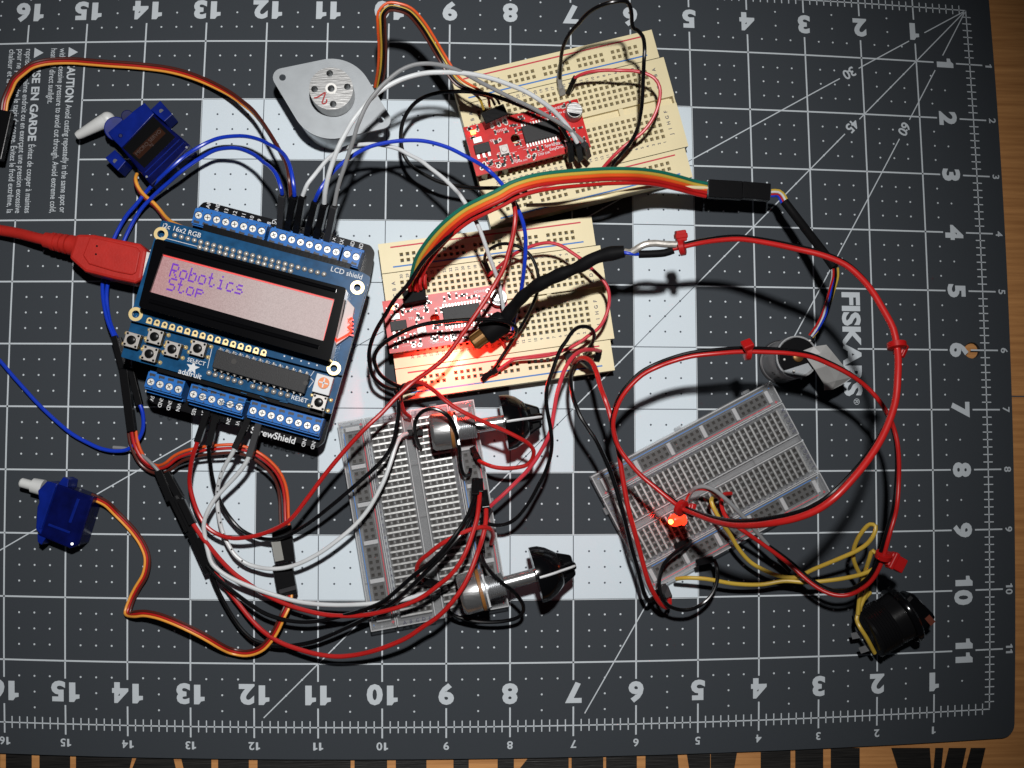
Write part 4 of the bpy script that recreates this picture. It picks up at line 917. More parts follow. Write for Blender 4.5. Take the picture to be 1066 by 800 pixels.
        for a,b in ((-1,-.75),(1,-.75),(1,.75),(-1,.75)): c=f.w(u+a*.145,v+b*.11,z); r.lathe(c,c+Vector((0,0,1)),[(0,.034),(.012,.028),(.03,.01)],n=12)
        objs('solder_pad',r,'gold',b_,smooth=True)
    for x,y,l in ((137.3,354.3,'leftmost button of the cross of four'),(161.3,350.8,'topmost button of the cross of four'),(155.8,368.6,'lowest button of the cross of four'),(179.5,363.8,'rightmost button of the cross of four'),(206.1,363.0,'single select button'),(332.0,419.2,'reset button at the lower right corner')): button(x,y,l)
    # contrast trimmer
    f2=Fr((330,388.5),(347.5,393.3),(326,408),z+.16); mb=MB(); f2.box(mb,0,f2.L,0,f2.W,z,z+.16); tr=obj('trimmer',mb,'silk',t,bev=.01)
    c=P(337,399,z+.16); mb=MB().cyl(c,c+Vector((0,0,.02)),.085,n=24); obj('trimmer_screw',mb,'orange_trim',tr)
    mb=MB(); c=c+Vector((0,0,.022)); mb.bar(c-f2.ex*.07,c+f2.ex*.07,.02,.004); mb.bar(c-f2.ey*.07,c+f2.ey*.07,.02,.004); obj('trimmer_slot',mb,'silk',tr)
    # writing on the board
    tx=MB(); zz=z+.003
    def T(s,px_,py_,size,bold=.01,zq=zz): u,v=f.uv(px_,py_,zq); f.text(tx,s,u,v,size,zq,bold=bold)
    T('SELECT',204.5,376.7,.085); T('adafruit',198,389.2,.115,.014); T('RESET',312,415.6,.095)
    zq=zm+.003
    T('i2c 16x2 RGB',189.5,240.0,.105,.006,zq); T('LCD shield',361,284.3,.11,.006,zz)
    c=P(200.6,383,zz); mb_=[]
    for k in range(10):
        r=.105 if k%2==0 else .045; q=math.pi/2+k*math.pi/5-.25; mb_.append((c.x+r*math.cos(q),c.y+r*math.sin(q)))
    tx.add([(a,b,zz) for a,b in mb_],[tuple(range(10))])
    u=f.ex
    for a,b,w_ in (((168,247.6),(214,259.6),.008),):
        tx.bar(P(a[0],a[1]-.6,zq),P(b[0],b[1]-.6,zq),w_,.001)
    for a,b in (((327,386.5),(322.5,393)),((322.5,393),(326.5,397)),((326.5,397),(321.5,403.5))): tx.bar(P(*a,zz),P(*b,zz),.008,.001)
    # outline of the chip
    for a,b in (((221,361.5),(216,383.5)),): tx.bar(P(*a,zz),P(*b,zz),.008,.001)
    obj('silkscreen',tx,'silk',t)
    tr=MB(); rnd=random.Random(5)
    for i in range(26):
        x,y=rnd.uniform(205,330),0; y=rnd.uniform(396,418); 
        tr.bar(P(x,y,z+.0015),P(x+rnd.uniform(6,20),y+rnd.uniform(1.5,5),z+.0015),.010,.001)
    obj('copper_traces',tr,'trace',t)
mat('trace',(.012,.08,.18),.25,spec=.25)
def ribbon(t,pts,cols,sp,r,lo=0.,name='lead'):
    for k,c in enumerate(cols): obj(name,MB().tube(offset(pts,lo-sp*k),r),c,t,smooth=True)
def build_wires():
    # --- top edge jumpers of the display stack
    wire('jumper_wire','outer blue jumper looping from the top terminals past the red plug','blue_wire',
     '306.5,204,1.5 306,196,1.6 303,178,1.6 298,164.6,1.4 290,156,1.2 280,150.5,1.0 270,145.6,.85 256,142.2,.68 243,142,.58 228,144,.5 215,149,.46 201,157,.5 190,164.6,.58 177,176,.58 164.6,187.4,.45 153,199,.32 141.8,213,.25 133,223,.2 126.6,233,.15 119,248,.12 111,268,.1 107.3,289,.15 107,306.6,.25 111.4,332,.4 119,352,.5',
     plugs=[(306,205,1.45,299.5,240,.85),(119,350,.5,128,384,.45)])
    wire('jumper_wire','inner blue jumper looping from the top terminals beneath the outer one','blue_wire',
     '293.6,202,1.5 292.6,196,1.6 288,183,1.55 281,174,1.35 275,169.7,1.2 264,161,1.0 248,154.8,.8 236,154.5,.7 223,157,.6 210,164,.55 197.6,172,.55 187,180,.55 178,188,.45 167,197.5,.36 157,207,.28 148.5,216,.22 141.8,225.6,.18 134,240,.14 129,251,.12 119,272,.1 113.5,289,.15 111,306,.25 112,322,.3 115,337,.4 121.5,352,.5',
     plugs=[(293.8,203,1.45,291.5,239,.85),(123,352,.48,133,383,.42)],pm='dark_grey_plastic_and_sheen')
    wire('jumper_wire','blue jumper arching from the display stack to the lower cream breadboard','blue_wire',
     '328,209,1.5 332,200,1.65 340,187.5,1.65 348.6,177,1.6 359,168,1.55 371.5,159.6,1.5 385,153,1.45 399,149.4,1.42 412,147.3,1.4 424.6,146.4,1.4 439,146.8,1.4 452.5,149.4,1.42 468,154.5,1.45 483,162,1.5 497,169.5,1.55 508,177,1.75 516,184.5,1.7 523,192.5,1.65 530,202,1.6 536,211,1.55 541,222,1.5 544.8,233,1.45 547,246,1.35 547.2,258,1.25 546.3,273,1.15 544.6,288.7,1.0 542,306,.8 538,322,.65 533.5,340,.6 531,350,.5',
     plugs=[(328.5,210,1.45,320,246,.85)])
    wire('jumper_wire','slim white jumper arching from the display stack to the lower cream breadboard','white_wire',
     '315,204,1.5 320,192,1.6 327,183,1.6 333.5,174.8,1.55 343,164,1.5 353.7,157,1.45 365,152.5,1.4 376.5,150.7,1.35 389,150.3,1.32 402,152,1.3 415,155.5,1.32 427,162,1.36 438,167.5,1.42 447.4,174.8,1.5 463,187,1.6 475,199,1.7 481,206.5,1.9 486.4,215,1.85 492.5,225,1.8 497.8,235.5,1.75 503.5,250,1.65 509,266,1.5 514.5,281,1.35 519,293.7,1.2 523.5,318,1.0 526.5,335,.85 528.5,349,.6',
     plugs=[(315,205,1.45,308.5,243,.85),(526.6,340,.75,529,352,.42)])
    wire('jumper_wire','thick white jumper arching over the stepper motor to the upper red driver board','white_wire',
     '337.5,212,1.5 338.5,200,1.65 341.5,185,1.8 346,170,1.9 352.5,153,2.0 361,136.8,2.05 368,125,2.1 376.5,114,2.1 388,101,2.15 402,91,2.15 416.5,83.5,2.15 432,78.5,2.15 446,76,2.1 460,75.5,2.1 474,75.8,2.05 488,77,2.0 510,81.5,1.9 531,88.7,1.8 547,95.5,1.7 561,104,1.6 575,114.5,1.45 586.6,126.6,1.3 595,138,1.2 601,149,1.1',r=.036,
     plugs=[(338,213,1.45,329.5,249,.85),(600.5,150,1.12,603,166,.75)],pw=.105)
    wire('jumper_wire','grey jumper arching beside the thick white one to the upper red driver board','grey_wire',
     '348,214,1.5 352,194,1.65 358.5,174,1.8 364,157,1.9 369,142,2.0 371.5,133,2.05 374,126.6,2.1 381.5,110,2.15 391.7,96,2.2 404,83.5,2.2 417,73.5,2.2 430,68,2.2 442.4,66.4,2.2 456.5,67.5,2.15 470,71,2.1 485,77.5,2.0 500.5,86,1.9 518,95,1.8 536,104,1.7 551,111,1.6 566,119,1.5 583,128.5,1.35 596,138,1.2 605,146,1.1 609,152,1.05',
     plugs=[(348,215,1.45,340.5,251,.85),(608,150,1.12,611.5,163.5,.75)],pm='dark_grey_plastic_and_sheen')
    wire('jumper_wire','black jumper hooking round between the stepper motor and the cream breadboards','black_wire',
     '594,150,1.05 590,142,1.2 581.6,129,1.3 571,122,1.4 561,117.5,1.45 543,110.5,1.5 526,104,1.5 508,98.5,1.45 490,95.7,1.35 467.7,95.7,1.25 454.5,97.2,1.15 442.4,101,1.1 432,107.5,1.0 424.6,116.5,.95 419.5,127,.9 417.3,139,.85 418,152.5,.8 422,164.6,.75 430.5,175,.75 442.4,182.4,.75 457,189.5,.75 475,193.8,.75 494,195.8,.8 516,196,.9 530,196.5,.8 548,200,.6',
     plugs=[(592.5,149,1.12,594,167,.75)])
    # --- upper cream breadboard loops
    wire('jumper_wire','black jumper looping past the top of the mat over the upper cream breadboard','black_wire',
     '583,88,.5 582.6,80,.65 583.5,67,.95 584.5,57,1.2 586.6,48,1.4 593,35,1.65 602,25,1.85 611.5,14.5,2.05 622,7.6,2.2 635,3,2.3 647.4,1.3,2.3 653.5,3,2.25 656.4,8.5,2.2 657.6,16.5,2.1 658,25,2.0 659.5,29.8,1.95 663,31.5,1.9 669,38,1.85 671,50,1.75 670.4,63,1.7 669.5,85,1.5 668.5,106,1.35 666.5,121,1.2 662.6,136.8,.95 656,149,.85 647.4,159.6,.75 640,168.5,.65 635,177,.5',r=.030)
    a=[o for o in bpy.data.objects if o.get('label','').startswith('black jumper looping past the top')][0]
    obj('clear_end_sleeve',MB().tube(path('583.8,68,.82 582.4,80,.62 583.5,92,.5'),.042),'clear_sleeve',a,smooth=True); plug(a,583.6,90,.50,585,98,.38,m='clear_sleeve',w=.1)
    wire('jumper_wire','thin red jumper curving across the right half of the upper cream breadboard','dull_red_wire',
     '597.5,82,.75 603,78.8,.85 609.5,76.3,.9 617,74.7,.95 630,73.4,1.0 645,73.5,1.05 659,74,1.05 672.8,77,1.05 682,82.5,1.05 686.7,91,1.05 686.8,103,1.0 683,116.5,.95 677,128,.9 667.7,139,.85 657.5,146.5,.8 647.4,154.5,.75 636,165.5,.65 626,177,.5',r=.027,plugs=[(598.5,81,.78,591.5,97,.40)],pw=.075)
    # --- lower cream breadboard loops
    wire('jumper_wire','thin red jumper making a wide loop on the right half of the lower cream breadboard','dull_red_wire',
     '508,287,.5 519,278,.65 532,267,.85 542,261,.95 552,257,1.0 562,254,1.05 572.5,253,1.1 584,256,1.1 595,263,1.1 607,271.5,1.1 618,282,1.05 627,291,1.05 633,301,1.05 634,317,1.0 628.5,334,.95 622,343,.9 613,349.4,.85 602,357.5,.8 590,363.5,.75 576,369,.7 562,371.5,.65 547,373,.6 535,374.5,.6 526,380,.55 516,387.5,.5',r=.027,plugs=[(518,385.5,.52,503,392.5,.45)],pw=.08)
    wire('jumper_wire','thin black jumper looping over the middle of the lower cream breadboard','black_wire',
     '504,274,.6 505.5,265,.8 509,260.5,.9 514,257,1.0 522.5,254,1.05 532,254.5,1.1 543,258.5,1.1 552,266,1.1 557,275,1.1 560,286,1.1 560.5,299,1.05 557,311,1.0 551,324.5,.9 544.6,336.8,.8 535.5,351,.7 527,364.6,.6 518,378,.55 510,390,.45',r=.026,plugs=[(503.5,272,.62,509.5,284.5,.40),(513,386,.5,502,396,.42)],pw=.08)
    # --- ribbon cable
    t=thing('ribbon_cable','rainbow ribbon of green, yellow, orange and red wires arching between the cream breadboards','cable',560,190,.5)
    G='426.5,302,1.0 428,290,1.15 433,270,1.4 441.5,255.5,1.6 453.5,240.5,1.8 466.5,228,1.95 481,217,2.05 499,207.5,2.15 517,199,2.2 530,191.5,2.2 543,186.5,2.2 561,182,2.15 584,179,2.05 612,177,1.9 632,176,1.75 652.5,176,1.6 670,177,1.4 688,179.6,1.2 708,184.5,1.0 722,188.5,.85 736,191.5,.78'
    pts=path(G); n=len(pts)
    cols=('green_wire','yellow_wire','orange_wire','red_wire','red_wire')
    for k,c in enumerate(cols):
        o=[]
        for i,p in enumerate(pts):
            tt=(pts[min(i+1,n-1)]-pts[max(i-1,0)]).normalized(); nn=tt.cross(Vector((0,0,1))).normalized(); q=i/n
            e=min(1,q/.12,1)*1.0; w=(.052*k)*(.6+.4*e); o.append(p+nn*w+Vector((0,0,(.02*math.sin(q*9+k*1.7) if k>2 else 0)+(-.09*max(0,k-3)*math.sin(math.pi*min(1,q*1.05))))))
        obj('lead',MB().tube(o,.029),c,t,smooth=True)
    obj('connector',MB().bar(P(737,197,.78),P(772,199,.77),.29,.13),'black_plastic',t,bev=.012)
    obj('connector',MB().prism([(418.5,303),(442,299),(444,312),(421,316.5)],.73,1.02),'black_soft',t,bev=.01) 
    for i,x in enumerate((427,431.5,436.5,441)): obj('lead_end',MB().tube(path(f'{x+1.5},{290-i*1.5},1.2 {x-.5+i*.6},{297-i*.5},1.18 {x+i*.8},{303-i},1.08'),.03),'red_wire',t,smooth=True)
    wire('jumper_wire','cream jumper slipping out under the rainbow ribbon to its black connector','cream_wire','548,214,1.0 575,213,1.1 600,210,1.2 628,205.5,1.3 655,199,1.2 684,194,1.1 710,195,.95 736,196,.78',r=.03,group=None)
    wire('jumper_wire','black jumper running beneath the rainbow ribbon, curling round the end of the lower driver board','black_wire',
     '540,203,1.7 517,212,1.95 499,222,1.95 483,233,1.9 462,251,1.85 441,272,1.75 425,296,1.65 411,312,1.55 400,330,1.4 392.7,342,1.3 387,355,1.2 384.2,368,1.1 385,380,1.0 388.5,392,.9 397,400.5,.8 406,405,.7 420,406,.55',r=.031,plugs=[(414,405.5,.62,432,402.5,.45)])
    wire('jumper_wire','black jumper crossing over the lower red driver board in a flat arch','black_wire',
     '531,352,.8 536.5,348,1.0 537,341,1.15 530,336.5,1.25 522,334,1.3 507,332.6,1.35 489,333,1.4 466,334.6,1.4 446,337,1.35 428,342,1.3 413,349,1.25 401,356.5,1.15 392.7,364.6,1.1 389.5,374,1.0 393,386,.9 400,394,.8 412,401,.7 424,404,.55',r=.031,plugs=[(420,402.5,.62,440,399.5,.45)])
    wire('jumper_wire','long red jumper from the lower screw terminals over the lower cream breadboard','red_wire',
     '205.6,460,.95 203,468,.9 200,478,.8 198,490.8,.7 197.5,504,.6 200.5,518.6,.55 206.5,535,.5 215.7,549,.5 227,556.5,.5 241,560.4,.55 256,559.8,.6 271.4,556.6,.65 287,550.5,.75 302,541.4,.9 320,519,1.0 337,496,1.1 357,471.5,1.2 380.5,446,1.3 398,429.5,1.3 411,415.5,1.3 420,407,1.3 430.7,397.6,1.3 447,386,1.35 463.6,372,1.4 476.5,355,1.45 489,336.8,1.5 503.5,315.5,1.55 516.8,293.7,1.6 524.5,279,1.65 529.4,263,1.7 533.5,248,1.75 536,233,1.8 536.3,221,1.8 534,210,1.75 529,203,1.7',r=.034,
     plugs=[(205.4,461,.95,216,429,.80)])
    wire('jumper_wire','long black jumper from the lower screw terminals dipping right to the left clear breadboard','black_wire',
     '217.5,464,.9 217.6,472,.85 218.8,482,.75 220.8,495.9,.6 225,512,.45 231,526,.4 240,540,.35 251,551.6,.35 264,558.5,.38 279,561.7,.42 293,560,.48 307,554,.55 325,542.5,.65 342.4,528.8,.75 359,515,.8 375,501,.85 390.5,487,.9 403,473,.95 410,458,1.0 413,442.7,1.05 415,428,1.1 414.5,415,1.15 411,407,1.0',r=.031,
     plugs=[(217.5,465,.92,225,433,.80)])
    wire('jumper_wire','plain white jumper from the screw terminals to the foot of a clear breadboard','white_wire',
     '259.5,475,.95 256,482,.9 247,494,.8 233.5,508.5,.7 223.5,520,.65 215.7,533.8,.6 212.3,545,.55 213,556.6,.5 216,572,.5 220.8,587,.5 232,597,.5 246,604.8,.5 266,613,.5 286.6,620,.5 306,625.5,.52 327,628.8,.55 350,630,.6 374,629.5,.65 397,627.5,.65 420,624.5,.7 440,619,.65 455,615,.6 465,612,.5',r=.034,
     plugs=[(259.3,476.5,.95,269.5,442,.80),(457,614,.58,466,611,.40)],pm='dark_grey_plastic_and_sheen')
    t=wire('jumper_wire','white jumper printed with small black marks','white_wire',
     '244.5,466,.95 242,472,.9 236,482,.8 231,492,.7 227.3,505,.6 226,518.6,.5 227.5,535,.45 231,551.6,.4 237.5,567,.4 246,579.4,.4 257,587,.4 269,590.8,.42 280,592.3,.48 291.7,592,.5 304,589.5,.55 317,584.5,.6 335,574.5,.65 352.5,561.7,.7 369,547.5,.72 383,531,.75 392.5,515,.78 400.6,498.4,.8 407.5,479,.8 413,462,.75 417.5,454.5,.65 424,451.5,.5',r=.033,
     plugs=[(244.3,468,.95,259.5,435,.80),(424,451,.48,440,450.5,.44)])
    mk=MB()
    for x,y,zz in ((231,490.8,.74),(228.7,498,.68),(227.0,506,.62),(226.2,512,.58),(226.0,520,.54),(227.5,534,.48),(229.5,544,.46),(233,556,.44),(241,572,.44),(252,584,.44)): mk.ball(P(x,y,zz+.015),.013,n=5)
    obj('printed_marks',mk,'letter_black',t)
    # --- servo extension (brown, red, orange) and its plugs
    t=thing('servo_extension_lead','brown, red and orange lead curving below the screw terminals into a black plug','cable',230,470,0)
    E='137.7,449,.3 139,458,.28 142.8,469.6,.25 149,480,.2 158,487,.2 166,488.5,.25 175,485,.35 183,478.5,.4 192,474,.45 210,469.5,.5 228,467.5,.55 243,467,.55 258,470,.55 269,475.5,.55 280,484,.5 288.5,494,.45 293.5,505,.4 296,519,.36 296.5,533,.35 297,547,.35'
    pts=path(E)
    for k,c in enumerate(('orange_wire','red_wire','brown_wire')): obj('lead',MB().tube([p+Vector((0,0,.03*math.sin(i*.05+k*2))) for i,p in enumerate(offset(pts,-.055+.055*k if k<2 else .07))],.024),c,t,smooth=True)
    obj('connector',MB().bar(P(293,548,.33),P(297.5,585,.33),.30,.11),['clear_sleeve'][0] if False else 'black_plastic',t,bev=.012)
    obj('connector_insert',MB().bar(P(287,563,.385),P(291,584,.385),.14,.02),'clear_sleeve',t)
    t=thing('servo_extension_lead','brown, red and orange lead crossing over the printed caution text','cable',120,66,0)
    U='-2,132,.4 1.3,116.5,.4 3,105,.42 7.6,93.7,.4 13,82.5,.35 22.8,73.5,.28 33,66.5,.2 45.6,63,.15 60,61.6,.12 76,61.5,.1 95,63,.1 114,64.5,.1 136,66,.1 157,68,.1 175,70.5,.12 192.5,74.7,.15 210,81,.2 228,89.5,.28 241,97,.38 253,106,.5 262,113.5,.62 270,123,.75 279,136,.95 287,149,1.1 293,160,1.25 298,171,1.4 301,187,1.5 302.5,205,1.4'
    pts=path(U); n=len(pts)
    for k,c in enumerate(('brown_wire','red_wire','tan_orange_wire')):
        obj('lead',MB().tube([p+Vector((0,0,(-.05*k)*min(1,max(0,(i/n-.55)*5)))) for i,p in enumerate(offset(pts,0)) ] if False else [p.lerp(q,min(1,max(0,(i/n-.5)*4)))+Vector((0,0,-.04*k*min(1,max(0,(i/n-.5)*4)))) for i,(p,q) in enumerate(zip(offset(pts,.038*k),offset(pts,.010*k)))],(.029,.021,.020)[k]),c,t,smooth=True)
    obj('connector',MB().bar(P(5,116,.42),P(-6,166,.40),.27,.13),'black_plastic',t,bev=.012)
    # --- left side bundle
    wire('jumper_wire','lone blue jumper sagging flat on the mat between the two servos','blue_wire',
     '-60,330,.1 -25,352,.1 0,376,.1 12,390,.1 24,403.5,.1 40,421,.1 59,439,.1 75,452,.12 92,461.5,.12 106,467.5,.14 120,469.8,.16 133,468,.2 143,459,.25 148.5,448,.3 149.2,436.6,.35 147.5,426,.4 144,418,.42',r=.031,plugs=[(145.5,422,.4,136,384,.42)])
    wire('jumper_wire','red jumper leaving the black connectors at the left of the screw terminals','red_wire','136.5,446,.32 137.4,452,.3 140.5,464,.28 146.5,475.5,.26 154,483,.26 162,486.5,.26 168,490,.28',r=.030,plugs=[(129,384,.42,137.5,449,.34)],pw=.13)
    wire('jumper_wire','flat grey-brown jumper running into the black connector below the red lead','grey_wire','118,466,.1 130,467,.13 142,471,.2 152,477.5,.28 160,485,.32 168,494,.33',r=.028,plugs=[(165,490,.33,178,521,.3),(173,492,.3,188,519,.28)],pw=.12)
    # cluster of in-line connectors feeding the four leads to the left clear breadboard
    wire('jumper_wire','upper of the two black jumpers sweeping under the foot potentiometer','black_wire',
     '215,589,.45 224,600,.45 240,614,.45 260,629,.5 274,638,.5 290,644,.5 306,647,.5 323,647.5,.52 340,645,.55 356,641.5,.6 377,635.5,.7 398,627,.85 413,615,1.0 428.7,601,1.1 447,586.5,1.2 463,571,1.25 477,553,1.25 487,537,1.15 492,524,1.05 494.5,512,.9',r=.033,plugs=[(180,518,.36,197,553,.4),(494.8,517,.95,495,500,.75)],pw=.12)
    wire('jumper_wire','lower of the two black jumpers in the sweep below the screw terminals','black_wire',
     '219,596,.35 225,611,.32 233,627,.3 242.5,643,.28 253,657,.28 265,667,.3 280,671.5,.3 295,673,.32 310.7,671.5,.35 327,668,.4 343.6,661.5,.45 362,653,.5 381.6,643.5,.6 397,635,.7 412,625,.85 430,609,1.0 447,592,1.1 464,575,1.15 480,556,1.15 490,538,1.05 497,520,.9',r=.033,plugs=[(186,520,.38,203,556,.42),(199,553,.42,218,596,.36)],pw=.13)
    wire('jumper_wire','red jumper sweeping just under the plain white one across the clear breadboard','red_wire',
     '200,544,.5 209,557.5,.5 218,569,.5 230,583.5,.45 243.6,597,.42 256,606,.42 270,615.5,.42 285,623.5,.45 300,630,.48 315.7,635,.5 338,640,.55 361,641.5,.62 380,640.5,.7 399,636.8,.8 419,631,.9 439,622,1.0 457,609,1.1 471.7,596,1.2 483.5,578,1.25 492,555.7,1.2 496.5,540,1.15 498.5,525,1.05 499.6,512,.9',r=.035,plugs=[(201,546,.5,189,521,.46),(499.6,514,.92,499,500,.78)],pw=.11)
    wire('jumper_wire','lowest hanging red jumper, nearest the number row along the bottom of the mat','red_wire',
     '222,592,.35 230.5,605,.3 240,618,.28 250.8,632,.28 260,643.5,.3 270,654,.32 280,662,.36 294,670,.4 310.7,676,.45 329,681,.5 348.6,683.6,.55 367,682.5,.6 386.6,678.5,.7 406,672,.8 424.6,663.5,.9 441.5,652,1.0 455,643,1.1 469,629,1.2 481.8,611.5,1.25 490.5,594,1.25 497,576,1.2 501.5,563,1.1 504.6,550.7,1.05 506,538,.95 506,528,.85',r=.036,plugs=[(223,594,.36,207,560,.42),(506,530,.88,503.5,512,.72)],pw=.12)
    wire('jumper_wire','short red jumper arching over the lower right of the left clear breadboard','red_wire',
     '449,606,.45 440,604,.6 434.5,598,.7 434.2,590,.8 438,583.5,.9 446,577,1.0 458,567.5,1.1 471.7,559.5,1.15 487,552.5,1.15 502,549,1.1 510,551,1.0 513.5,558,.75 511.5,566,.5',r=.034,plugs=[(441,604.5,.6,456,608,.42)])
    # --- around the upper potentiometer
    wire('jumper_wire','red jumper swinging over the upper potentiometer shaft and back under its knob','red_wire',
     '427,434.5,.45 421,429,.65 417.5,418,.85 418,409,1.0 421,404,1.1 425,399.5,1.2 430,397.8,1.25 437,398.5,1.3 446,402.8,1.35 454,408.5,1.4 461.6,415.5,1.45 471.5,423,1.45 481.8,429,1.45 497,436.5,1.4 512,443,1.35 527,449.5,1.3 540,456,1.25 550,462,1.15 555.5,469.5,1.05 554,478,.95 549,484,.9 538,487,.85 527,487.8,.8 516,486.8,.75 507,484,.7 499,480,.6 494.5,475,.5',r=.032,plugs=[(498.5,479,.6,492,467,.42)],pw=.09)
    wire('jumper_wire','short black jumper arching over the upper potentiometer can','black_wire',
     '438,467,.42 435.5,462,.6 432.5,453,.85 431.6,445,1.05 433,437,1.2 437.5,430.5,1.3 444,426.8,1.4 451.4,425.6,1.42 459,428,1.42 466.6,433.5,1.4 472,442,1.3 475.5,453.5,1.15 478,466,1.0 479,478.8,.8 480.5,489,.7 484,495.5,.6 488.5,494,.5 490,488,.45',r=.030)
    wire('jumper_wire','black jumper looping under the lower potentiometer','black_wire',
     '501,572,.55 503,583.6,.75 508,592,.95 513,598,1.05 522,606.5,1.05 532,614,.95 540,622.5,.85 544.5,630,.75 544.5,637,.65 539,643,.55 530,646,.5 514,647.8,.45 497,647.2,.42 484,644.5,.42 474,641.5,.42 467.5,637,.45 466.5,629,.5',r=.030,plugs=[(501.5,575,.62,499.5,560,.45)],pw=.11)
    # --- leads from the right end of lower cream breadboard
    wire('jumper_wire','slim black jumper arching off the lower cream breadboard, passing the upper black knob','black_wire',
     '610,368,.5 613,363,.7 617,356,.85 618.6,349,1.0 616,343,1.1 610,340.2,1.2 602,341,1.3 595,346.5,1.4 590,354.5,1.4 584,363,1.4 579,375,1.4 574.5,388,1.4 569.5,403,1.4 568.7,419,1.35 570.5,432,1.3 573,445,1.25 574.5,460,1.2 573,475,1.1 567.5,492,1.0 560,506.6,.95 552,521.5,.9 542.6,534.5,.85 534.5,542,.8 525,546.5,.75 514,546.8,.7 504.6,544,.65 500.5,540,.6',r=.030)
    wire('jumper_wire','slim red jumper crossing the slim black one beside the upper black knob','dull_red_wire',
     '625,366,.5 619,364.5,.75 608,364.8,.95 600,368.5,1.1 593,376,1.2 587,387,1.25 583,399,1.3 579.5,412,1.3 576.5,430,1.25 573,449,1.2 563,470,1.1 550,489,1.0 536,503.5,.9 522,517,.85 514,524,.8 507,531,.7',r=.032,plugs=[(623.5,366,.55,621,374,.38),(508,529,.78,503,543,.5)],pw=.1)
    wire('jumper_wire','heavier black jumper running down along the end of the tilted clear breadboard','black_wire',
     '601,377.5,.5 597,382,.75 594.5,388,.95 594,398,1.1 595.5,409,1.2 599,421,1.3 605,435,1.35 612,446,1.35 620,458,1.35 628,474,1.3 635.5,491.5,1.25 642,511,1.2 648,532,1.15 653,552,1.05 658,572.5,.95 662.5,588,.85 667,605,.75 671.5,620,.65 675,625.5,.6 681,622,.5 687,616,.45',r=.034,plugs=[(599,378,.6,590,369,.42),(684,618,.5,693,611,.42)],pm='dark_grey_plastic_and_sheen',pw=.12)
    wire('jumper_wire','heavier red jumper running down to the corner of the tilted clear breadboard','red_wire',
     '597,379,.6 603,373.5,.85 609,373,1.0 615.6,377,1.15 621,388,1.3 625,403,1.4 629.5,415,1.5 634,428,1.5 639,450,1.5 643.5,468.6,1.45 647,490,1.4 650.6,511.7,1.35 655,534,1.3 660.8,555,1.2 667,578,1.1 673.5,601.6,1.0 678,613,.9 683.6,623,.8 688.5,629.5,.7 693.7,632.5,.6 697,629,.5 696.5,621,.42',r=.038,plugs=[(606,374,.85,618,384,.5),(696.5,623,.5,692,612,.42)],pm='dark_grey_plastic_and_sheen',pw=.11)
    # --- tilted clear breadboard
    wire('jumper_wire','short black jumper making a round loop off the tilted clear breadboard','black_wire',
     '719,563,.5 716,567,.65 708.5,572,.8 698.8,578.8,.85 691,588,.85 687,600,.85 686.3,611,.85 689,621.8,.85 694,629,.8 701,633.2,.75 710,635.3,.7 719,634.5,.7 729.5,630,.65 739,621.8,.65 744.5,612,.65 747,601.6,.65 746.5,591,.65 743.5,583,.55',r=.030,plugs=[(718,563,.52,703,569,.45),(742.5,582,.55,725,586,.45)],pw=.1)
    wire('jumper_wire','grey jumper arching over the tilted clear breadboard from behind the lamp','grey_wire',
     '715,531,.5 715.5,522,.7 719,513,.9 724.5,508,1.05 731.7,506.6,1.1 742,509.5,1.15 752,516.8,1.15 765,529,1.1 777,542,1.0 790,557,.85 802,571,.7',r=.032,group=None,cat='wire',plugs=[(801,570,.7,814,585,.55),(811,583,.57,822,595,.45)],pm='dark_grey_plastic_and_sheen',pw=.06)
    wire('jumper_wire','short red jumper hooked tightly beside the glowing lamp','red_wire',
     '715,530,.5 714.6,521,.72 718.5,513.5,.9 724,509.8,1.0 730.4,509.3,1.05 738,510.5,1.05 744,514,.95 749,519,.8',r=.024,group=None)
    # --- lamp
    t=thing('lamp','small red light emitting lamp glowing in the tilted clear breadboard','lamp',701,542,.36)
    a,b=P(712,539,.62),P(700,542.5,.66)
    obj('lens',MB().lathe(a,b,[(0,.10),(.04,.12),(.06,.10),(.18,.10),(.23,.075),(.26,.03)],n=24),'led_red',t,smooth=True)
    obj('glowing_core',MB().ball(b+(b-a).normalized()*.04+Vector((0,0,.055)),.04,n=8),'led_hot',t,smooth=True)
    for d in (-1,1): obj('lead',MB().tube([P(712,539+d*2,.62),P(716,540+d*2,.6),P(717,543+d*3,.36)],.012,n=6),'tin',t)
    # --- heavy sleeved cable and the long red and black supply pair
    t=thing('laser_module','black bodied module with ribbed brass nose throwing red light on the lower driver board','laser module',500,350,.36)
    a,b=P(527,332,.95),P(507,347,.92); d=(b-a); 
    obj('body',MB().lathe(a,b,[(0,.11),(.04,.17),(.10,.185),(d.length+.02,.185),(d.length+.05,.17)],n=36),'black_soft',t,smooth=True)
    c=b+d.normalized()*.05; e=c+d.normalized()*.24
    nose=[]; n=24; L=(e-c).length
    mb=MB().lathe(c,e,[(0,.112),(L-.03,.112),(L,.09)],n=28); u=d.normalized(); o1=u.orthogonal().normalized(); o2=u.cross(o1)
    for k in range(12): 
        r=(o1*math.cos(k*math.pi/6)+o2*math.sin(k*math.pi/6))*.112; mb.bar(c+r,e+r-u*.03,.03,.03,up=r)
    obj('brass_nose',mb,'brass',t)
    obj('aperture',MB().cyl(e+u*.001,e+u*.006,.05,n=16),'led_red',t)
    for s,l in (('516,352,.7 522,349.5,.8 529,347,.85 535,345.5,.85','red_wire'),('520,351,.6 524,356,.55 526,361,.45','red_wire')): obj('lead',MB().tube(path(s),.025),l,t,smooth=True)
    t=thing('supply_cable','long red and black wire pair in big loops, starting in a thick black sleeve','cable',700,258,2)
